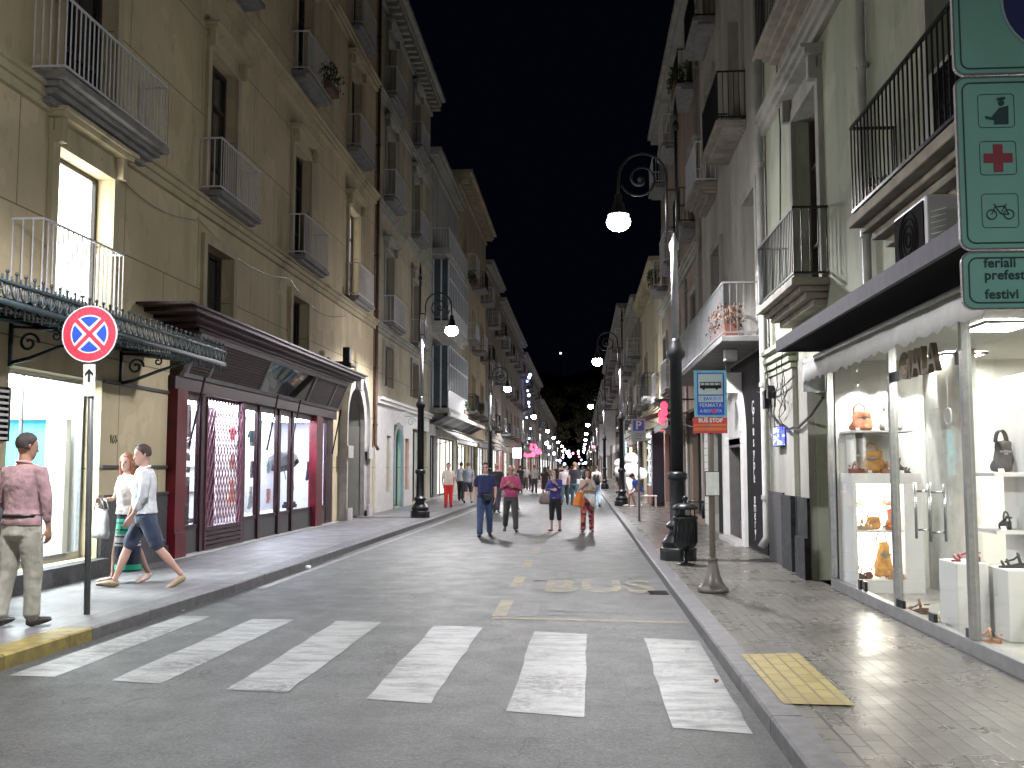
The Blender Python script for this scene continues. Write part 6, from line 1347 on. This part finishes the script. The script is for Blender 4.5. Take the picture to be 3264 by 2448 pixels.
# couple strolling toward the boutique
t, d = person('man in a loose white shirt and navy shorts striding past the maroon shopfront', -5.58, 12.55, PV, R(-62), 1.86, 'm', ((24, 4, 2), (-22, 18, 2)), ((-16, 12, 30), (8, 10, 22)), 3, (8, 4), SKIN2, 'short', (.05, .03, .02), ('shirt', (.62, .66, .70), .80, .93), ('shorts', (.03, .045, .085)), (.33, .24, .15), 0.02, .009)
g = MB(); g.tube([d['hr'] @ Vector((.075 * math.cos(a), -.055 + .0 * a, .115 + .02 * math.sin(a))) for a in [math.pi * i / 10 for i in range(11)]], .006, 6); obj('sunglasses', g, M['iron'], t, True, True)
t, d2 = person('young woman with reddish hair in a white top and green striped skirt', -6.02, 13.0, PV, R(-35), 1.70, 'f', ((12, 6, 1), (-12, 16, 1)), ((15, 14, 75, 20), (4, 12, 15)), 2, (30, 0), SKIN2, 'long', (.25, .09, .04), ('shirt', (.72, .66, .62), .3, .93), ('longskirt', (.02, .4, .3), 'stripe'), (.6, .45, .4), 0, .009)
p = wpt(t, d2['A'][0][3]); bgd = thing('tote_bag', 'white cloth tote bag on the forearm of the red haired woman', 'bag', tuple(p), R(-35))
m = MB().loft([(0, 0, -.50, .19, .05), (0, 0, -.44, .20, .07), (0, 0, -.25, .18, .06), (0, 0, -.12, .15, .035)], None, 20); obj('body', m, fab((.7, .68, .68)), bgd, True, True); m = MB()
for yy in (-.03, .03): m.tube([(.12 * math.cos(a), yy, -.13 + .14 * math.sin(a)) for a in [math.pi * i / 10 for i in range(11)]], .009, 6)
obj('strap', m, fab((.7, .68, .68)), bgd, True, True)
# four strollers in the road
t, d = person('stout man in a navy polo shirt and blue jeans walking down the road', -2.28, 23.7, 0, R(8), 1.76, 'm', ((16, 4, 4), (-10, 14, 3)), ((-6, 14, 12), (8, 14, 14)), 0, (-6, 0), SKIN2, 'short', (.06, .03, .02), ('polo', (.012, .018, .07), .32, .86), ('trousers', (.035, .06, .13)), (.02, .02, .022), .09, .009, True)
m = MB(); wv = d['A'][1][3]; m.tube([wv - d['A'][1][4] * .02, wv + d['A'][1][4] * .015], .031, 14); obj('wristwatch', m, M['steel'], t, True, True)
po_ = thing('waist_pouch', 'black pouch slung at the front of the man in the navy polo', 'pouch', tuple(wpt(t, (.05, -.20, .93))), R(8)); m = MB().box(-.10, .10, -.04, .03, -.09, .08); o = obj('body', m, M['iron'], po_, False, True); bevel(o, .02, 3); obj('strap', MB().tube([(-.1, 0, .05), (-.16, .12, .09), (-.13, .2, .1)], .008, 6), M['iron'], po_, True, True)
t, d = person('grey haired man in a magenta pink shirt and dark grey trousers', -1.80, 25.6, 0, R(4), 1.69, 'm', ((-14, 20, 6), (14, 4, 4)), ((20, 14, 105, 30), (18, 12, 95, 35)), 2, (10, 8), SKIN, 'thin', (.45, .44, .43), ('shirt', (.46, .07, .17), .88, .93), ('trousers', (.055, .053, .05)), (.03, .025, .02), .05, .009, True)
def icecream(label, t, wr, hd, c=(.75, .68, .5)):
    p = wpt(t, wr + hd * .07); q_ = thing('ice_cream', label, 'ice cream', tuple(p)); m = MB().lathe([(.004, -.06), (.024, .05), (.022, .05)], n=12); obj('cone', m, plain((.45, .26, .1), .7), q_, True, True)
    m = MB(); m.ball((0, 0, .07), (.032, .032, .028)); m.ball((0, 0, .105), (.022, .022, .02)); obj('scoop', m, plain(c, .5), q_, True, True)
t, d = person('woman in a blue cardigan and black cropped trousers raising an ice cream to her mouth', -.68, 25.9, 0, R(-14), 1.58, 'f', ((3, 4, 2), (2, 5, 5)), ((30, 12, 65, 60), (38, 14, 112, 34)), 0, (-30, -4), SKIN2, 'bob', (.02, .014, .012), ('cardigan', (.05, .055, .25), .84, .80), ('capri', (.012, .012, .015)), (.35, .08, .09), .03, .009)
icecream('pale ice cream cone held up by the woman in the blue cardigan', t, d['A'][1][3], d['A'][1][4])
hb = thing('shoulder_bag', 'taupe shoulder bag hanging from the arm of the woman in the blue cardigan', 'bag', tuple(wpt(t, (-.27, -.06, .98)))); m = MB().loft([(0, 0, -.20, .12, .05), (0, 0, -.14, .17, .07), (0, 0, 0, .15, .06), (0, 0, .07, .09, .03)], None, 18); obj('body', m, plain((.22, .17, .16), .6), hb, True, True); obj('strap', MB().tube([(-.07, 0, .05), (-.02, .0, .2), (.1, .03, .42)], .009, 6).tube([(.08, 0, .05), (.08, .02, .2), (.12, .04, .4)], .009, 6), plain((.12, .09, .08), .6), hb, True, True)
t, d = person('dark haired woman in orange and purple patchwork trousers licking an ice cream', .14, 25.4, 0, R(3), 1.58, 'f', ((5, 4, 4), (-3, 9, 4)), ((36, 12, 112, 36), (26, 18, 72, 62)), 0, (8, 4), SKIN, 'long', (.05, .015, .015), ('shirt', (.42, .36, .30), .34, .92), ('trousers', (.3, .1, .05), 'patch'), (.2, .08, .05), .05, .009)
icecream('white ice cream cone at the mouth of the woman in patchwork trousers', t, d['A'][0][3], d['A'][0][4], (.8, .8, .78))
ob = thing('shopping_bag', 'orange shopping bag on the arm of the woman in patchwork trousers', 'bag', tuple(wpt(t, (-.24, -.22, 1.02)))); m = MB().loft([(0, 0, -.26, .17, .06), (0, 0, -.1, .15, .05), (.02, 0, .10, .11, .035)], None, 4); o = obj('body', m, plain((.75, .22, .05), .5, 0, .2, 7), ob, False, True); o.rotation_euler = (0, R(12), R(40)); bevel(o, .015); obj('handle', MB().tube([(-.05, 0, .1), (0, .0, .2), (.07, 0, .1)], .008, 6), plain((.75, .22, .05), .5, 0, .2, 7), ob, True, True)
sc_ = thing('scarf', 'white folded wrap hanging over the arm of the woman in patchwork trousers', 'scarf', tuple(wpt(t, (.10, -.23, .98)))); m = MB().loft([(.05, 0, -.24, .03, .02), (.02, 0, -.10, .08, .03), (-.03, 0, .02, .14, .035), (-.04, 0, .08, .13, .03)], None, 14); obj('cloth', m, fab((.62, .62, .6)), sc_, True, True)
# strollers farther off
person('man in a cream short sleeved shirt and bright red trousers on the west pavement', -4.95, 37.2, PV, R(6), 1.66, 'm', ((8, 18, 1), (-8, 4, 1)), ((5, 12, 12), (-6, 12, 12)), 0, (-20, 0), SKIN, 'short', (.02, .015, .01), ('shirt', (.55, .47, .40), .36, .90), ('trousers', (.55, .02, .02)), (.02, .02, .02), .02, .012)
far = [
 ('man from behind in pale grey shirt and black trousers by the veranda house', -5.35, 44.5, PV, 175, 1.72, 'm', ('shirt', (.42, .45, .5), .85), ('trousers', (.015, .015, .02)), 'short'),
 ('fair haired walker with a grey top and dark backpack beyond the navy polo man', -4.75, 42, PV, 178, 1.72, 'm', ('shirt', (.25, .28, .33), .35), ('shorts', (.03, .03, .04)), 'short'),
 ('bald man in a black shirt behind the pink shirted man', -3.05, 36, 0, 172, 1.78, 'm', ('shirt', (.015, .012, .018), .8), ('trousers', (.03, .03, .04)), 'bald'),
 ('white haired figure in a dim top just behind the grey haired man', -2.6, 38, 0, 165, 1.72, 'm', ('shirt', (.12, .09, .09), .4), ('trousers', (.04, .04, .04)), 'thin'),
 ('woman in a short dark dress walking away on the road', -1.9, 52, 0, 178, 1.66, 'f', ('dress', (.03, .012, .018), .3), ('skirt', (.03, .012, .018)), 'long'),
 ('man in a grey shirt walking away near the west kerb', -2.9, 62, 0, 176, 1.75, 'm', ('shirt', (.32, .30, .29), .4), ('trousers', (.03, .03, .035)), 'short'),
 ('tall man in a black tee and blue jeans walking away with a pale satchel', -.28, 43, 0, 180, 1.86, 'm', ('shirt', (.015, .012, .02), .3), ('trousers', (.05, .10, .12)), 'short'),
 ('man in a pale pinkish loose shirt and jeans beside the tall man in black', -.72, 43.4, 0, 178, 1.74, 'm', ('shirt', (.50, .42, .44), .8), ('trousers', (.04, .07, .09)), 'short'),
 ('walker in a strappy white top and pale jeans with a black backpack', .62, 42.0, 0, 182, 1.72, 'f', ('shirt', (.62, .50, .46), .2), ('trousers', (.28, .38, .48)), 'short'),
 ('woman in a black dress on the east pavement, holding out her arm', 2.15, 58, PV, 170, 1.66, 'f', ('dress', (.015, .013, .015), .8), ('skirt', (.015, .013, .015)), 'long'),
 ('second woman in black further in on the east pavement', 2.75, 57, PV, 185, 1.64, 'f', ('dress', (.02, .015, .015), .8), ('skirt', (.02, .018, .02)), 'bob'),
 ('man in a dark jacket in mid road behind the blue cardigan woman', -1.15, 55, 0, 176, 1.80, 'm', ('shirt', (.018, .016, .02), .85), ('trousers', (.03, .03, .06)), 'short'),
 ('figure in a white top carrying a white bag in mid road', -.85, 60, 0, 10, 1.72, 'f', ('shirt', (.6, .58, .6), .3), ('trousers', (.03, .04, .10)), 'short'),
 ('man with grey hair and grey tee in the middle of the far road', -.5, 68, 0, 4, 1.78, 'm', ('shirt', (.2, .2, .2), .35), ('trousers', (.08, .08, .09)), 'short'),
 ('person in a pale shirt by the third west lamp', -4.0, 72, 0, 4, 1.74, 'm', ('shirt', (.4, .38, .36), .4), ('trousers', (.1, .08, .07)), 'short'),
 ('small child in dark clothes near the third west lamp', -3.5, 70, 0, 176, 1.30, 'm', ('shirt', (.04, .03, .04), .4), ('trousers', (.03, .03, .03)), 'short'),
 ('slim person in a dark vest near the red reflection on the road', -3.9, 64, 0, 178, 1.72, 'm', ('shirt', (.03, .03, .035), .2), ('trousers', (.05, .045, .05)), 'short'),
 ('woman in teal top walking in the far middle of the road', .1, 82, 0, 178, 1.66, 'f', ('shirt', (.05, .22, .22), .3), ('trousers', (.03, .03, .04)), 'long'),
 ('man in a white tee far down the road centre', -1.6, 86, 0, 2, 1.76, 'm', ('shirt', (.55, .55, .55), .35), ('shorts', (.1, .09, .08)), 'short'),
 ('woman in a red dress far down the road', -.9, 94, 0, 180, 1.66, 'f', ('dress', (.4, .03, .04), .25), ('skirt', (.4, .03, .04)), 'long'),
 ('man in olive shirt far down near the east kerb', .9, 88, 0, 4, 1.78, 'm', ('shirt', (.10, .10, .05), .35), ('trousers', (.05, .05, .05)), 'short'),
 ('person in a beige coat far off by the west kerb', -3.2, 98, 0, 178, 1.72, 'f', ('shirt', (.35, .28, .2), .8), ('trousers', (.04, .03, .03)), 'bob'),
 ('man in a blue shirt at the far middle distance', -2.1, 106, 0, 4, 1.78, 'm', ('shirt', (.06, .10, .3), .4), ('trousers', (.03, .03, .05)), 'short'),
 ('woman in a yellow top in the far crowd', .3, 112, 0, 176, 1.64, 'f', ('shirt', (.5, .38, .08), .3), ('trousers', (.04, .04, .05)), 'long'),
 ('man in a black coat in the far crowd', -.4, 120, 0, 0, 1.82, 'm', ('shirt', (.015, .015, .015), .85), ('trousers', (.02, .02, .02)), 'short'),
 ('person in a lilac shirt in the far crowd', -1.3, 128, 0, 178, 1.72, 'm', ('shirt', (.3, .22, .4), .4), ('trousers', (.05, .05, .06)), 'short'),
 ('woman in white trousers in the far crowd', .7, 100, 0, 178, 1.66, 'f', ('shirt', (.1, .05, .06), .3), ('trousers', (.5, .5, .5)), 'bob'),
 ('man in a brown jacket at the end of the visible crowd', -2.6, 134, 0, 3, 1.78, 'm', ('shirt', (.12, .07, .04), .85), ('trousers', (.03, .03, .03)), 'short')]
pr = random.Random(21)
for i, (lab, x, y, z, rz, H, sx, tp, lw, hr_) in enumerate(far):
    a = pr.uniform(8, 20) * (1 if i % 2 else -1)
    t, d = person(lab, x, y, z, R(rz), H, sx, ((a, 4 if a > 0 else 18, 2), (-a, 18 if a > 0 else 4, 2)), ((-a, 12, 16), (a, 12 if 'holding out' not in lab else 55, 16)), 1, (pr.uniform(-20, 20), 0), [SKIN, SKIN2, SKIN3][i % 3], hr_, [(.03, .02, .015), (.12, .07, .035), (.25, .17, .09), (.02, .014, .012)][i % 4] if hr_ != 'thin' else (.6, .6, .6), tp, lw, (.03, .03, .03), .02, .014 if y < 60 else .02, group='strollers farther down the street')
    if 'satchel' in lab: s_ = thing('satchel', 'pale satchel at the hip of the tall man in the black tee', 'bag', tuple(wpt(t, (-.2, .12, .95)))); o = obj('body', MB().box(-.14, .14, -.05, .05, -.12, .12), plain((.5, .5, .5), .5), s_, False, True); bevel(o, .03, 3); obj('strap', MB().tube([(-.1, 0, .1), (.15, .0, .55)], .012, 6), M['iron'], s_, True, True)
    if 'backpack' in lab and 'black backpack' in lab: s_ = thing('backpack', 'black backpack on the walker in the strappy white top', 'backpack', tuple(wpt(t, (0, .2, 1.18)))); m = MB().loft([(0, 0, -.26, .13, .07), (0, 0, -.1, .16, .09), (0, 0, .1, .14, .08), (0, 0, .18, .08, .05)], None, 16); obj('body', m, M['iron'], s_, True, True)
# man sitting on a bench stool before the toy shop
t, d = person('man in a vivid blue vest and cap sitting before the bright toy shop', 2.25, 38.6, PV, R(-70), 1.70, 'm', ((82, 78, 8), (78, 95, 6)), ((30, 10, 45, 10), (30, 10, 50, 10)), 28, (0, 20), SKIN3, 'short', (.02, .02, .02), ('shirt', (.02, .10, .42), .2), ('shorts', (.5, .5, .5)), (.7, .7, .7), .02, .012, sit=.55)
m = MB(); m.loft([(0, 0, .05, .088, .108), (0, .0, .10, .082, .10), (0, 0, .14, .04, .05)], d['hr'], 18); m.loft([(0, -.13, .055, .06, .06), (0, -.13, .065, .058, .058)], d['hr'], 14); obj('cap', m, M['iron'], t, True, True)
sb_ = thing('bench', 'slim white bench under the seated man in the blue vest', 'bench', (2.3, 38.5, PV)); obj('seat', MB().box(-.25, .55, -.3, .3, .40, .44), M['white'], sb_, False, True)
for xx in (-.2, .48):
    for yy in (-.25, .23): obj('leg', MB().box(xx, xx + .04, yy, yy + .04, 0, .40), M['white'], sb_, False, True)


# ------------------------------------------------------------------ balcony greenery and roof things
for i, (x, y, z, ln, lab) in enumerate(((-6.15, 52.6, 4.42, 1.6, 'trailing green plants on the lowest veranda ledge of the white house'), (-6.3, 57.4, 12.2, 1.2, 'dark bushy plants on the highest balcony of the cream corniced house'),
        (-6.3, 62.5, 4.95, 1.4, 'leafy planter on the lowest balcony of the cream corniced house'), (2.75, 27.9, 12.25, 1.0, 'round bushy plant on an upper balcony of the terracotta house'), (2.75, 37.4, 8.35, .9, 'straggly plant on the farther balcony of the terracotta house'), (-6.35, 24.6, 11.2, .8, 'small leafy plant on a second floor balcony of the ochre palazzo'))):
    t = thing('balcony_plant', lab, 'plant', (x, y, z), 0, 'plants on balconies'); m = MB().box(x - .1, x + .1, y - ln / 2, y + ln / 2, z, z + .2); obj('trough', m, plain((.12, .07, .05), .8), t)
    obj('foliage', leaves(x - .22, x + .22, y - ln / 2 - .1, y + ln / 2 + .1, z + .1, z + .65, int(260 * ln), 60 + i, .06), plain((.04, .06, .03), .7, 0, .6, 8), t)
q = random.Random(8)
for i, (x, y, lab) in enumerate(((-5.6, 11.3, 'torn paper scrap on the road by the yellow kerb'), (.95, 9.2, 'small paper scrap in the gutter near the end of the crossing'), (1.0, 7.9, 'dry leaf in the gutter beside the last zebra stripe'))):
    if x < -4.7: x, z = -4.55, .005
    else: z = .005
    m = MB(); m.add([(x + q.uniform(-.04, .04), y + q.uniform(-.04, .04), z + q.uniform(0, .03)) for _ in range(5)], [(0, 1, 2), (0, 2, 3), (0, 3, 4), (1, 2, 4)]); tag(obj('paper_scrap', m, M['white'] if i < 2 else plain((.15, .09, .04), .8), None), lab, 'litter')

# price cards and extra stock in the shoe shop
for i, (x, y, z) in enumerate(((3.33, 12.42, 2.09), (3.68, 12.42, 2.09), (3.46, 12.41, 1.57), (3.84, 12.42, 1.57), (3.60, 12.42, .885), (3.58, 12.42, .30), (3.40, 9.34, .79), (3.93, 9.05, .76), (3.80, 9.44, 1.595), (3.80, 9.44, 1.075))):
    lab = ['near the glass on the floating shelf', 'in the middle of the floating shelf', 'before the studded bag on the cabinet', 'at the inner end of the cabinet top', 'on the middle shelf of the lit niche', 'on the floor of the lit niche', 'on the pedestal with the pink sandal', 'on the pedestal with the black sandals', 'on the highest side shelf of the tower', 'on the middle side shelf of the tower'][i]
    m = MB(); m.add([(x, y, z), (x + .05, y, z), (x + .05, y + .02, z + .035), (x, y + .02, z + .035), (x, y + .003, z), (x + .05, y + .003, z), (x + .05, y + .023, z + .035), (x, y + .023, z + .035)], [(3, 2, 1, 0), (4, 5, 6, 7), (0, 1, 5, 4), (1, 2, 6, 5), (2, 3, 7, 6), (3, 0, 4, 7)])
    tag(obj('price_card', m, M['white'], None), 'small white price card ' + lab, 'price card', 'price cards')
sandal('beige sandal on the shop floor right behind the door clamp', 3.5, 10.05, .145, 2.2, (.45, .33, .2), .25, .02); sandal('brown wedge sandal on the shop floor by the cabinet foot', 3.42, 10.7, .145, 2.7, (.2, .09, .05), .25, .05); sandal('silver sandal on the shop floor between the cabinet and the door', 3.62, 10.35, .145, 2.0, (.45, .45, .45), .25, .03)
bag('wine red bag on the shop floor at the foot of the display tower', 4.2, 9.05, .145, .28, .24, .14, (.22, .03, .04), .3, .1, 2)
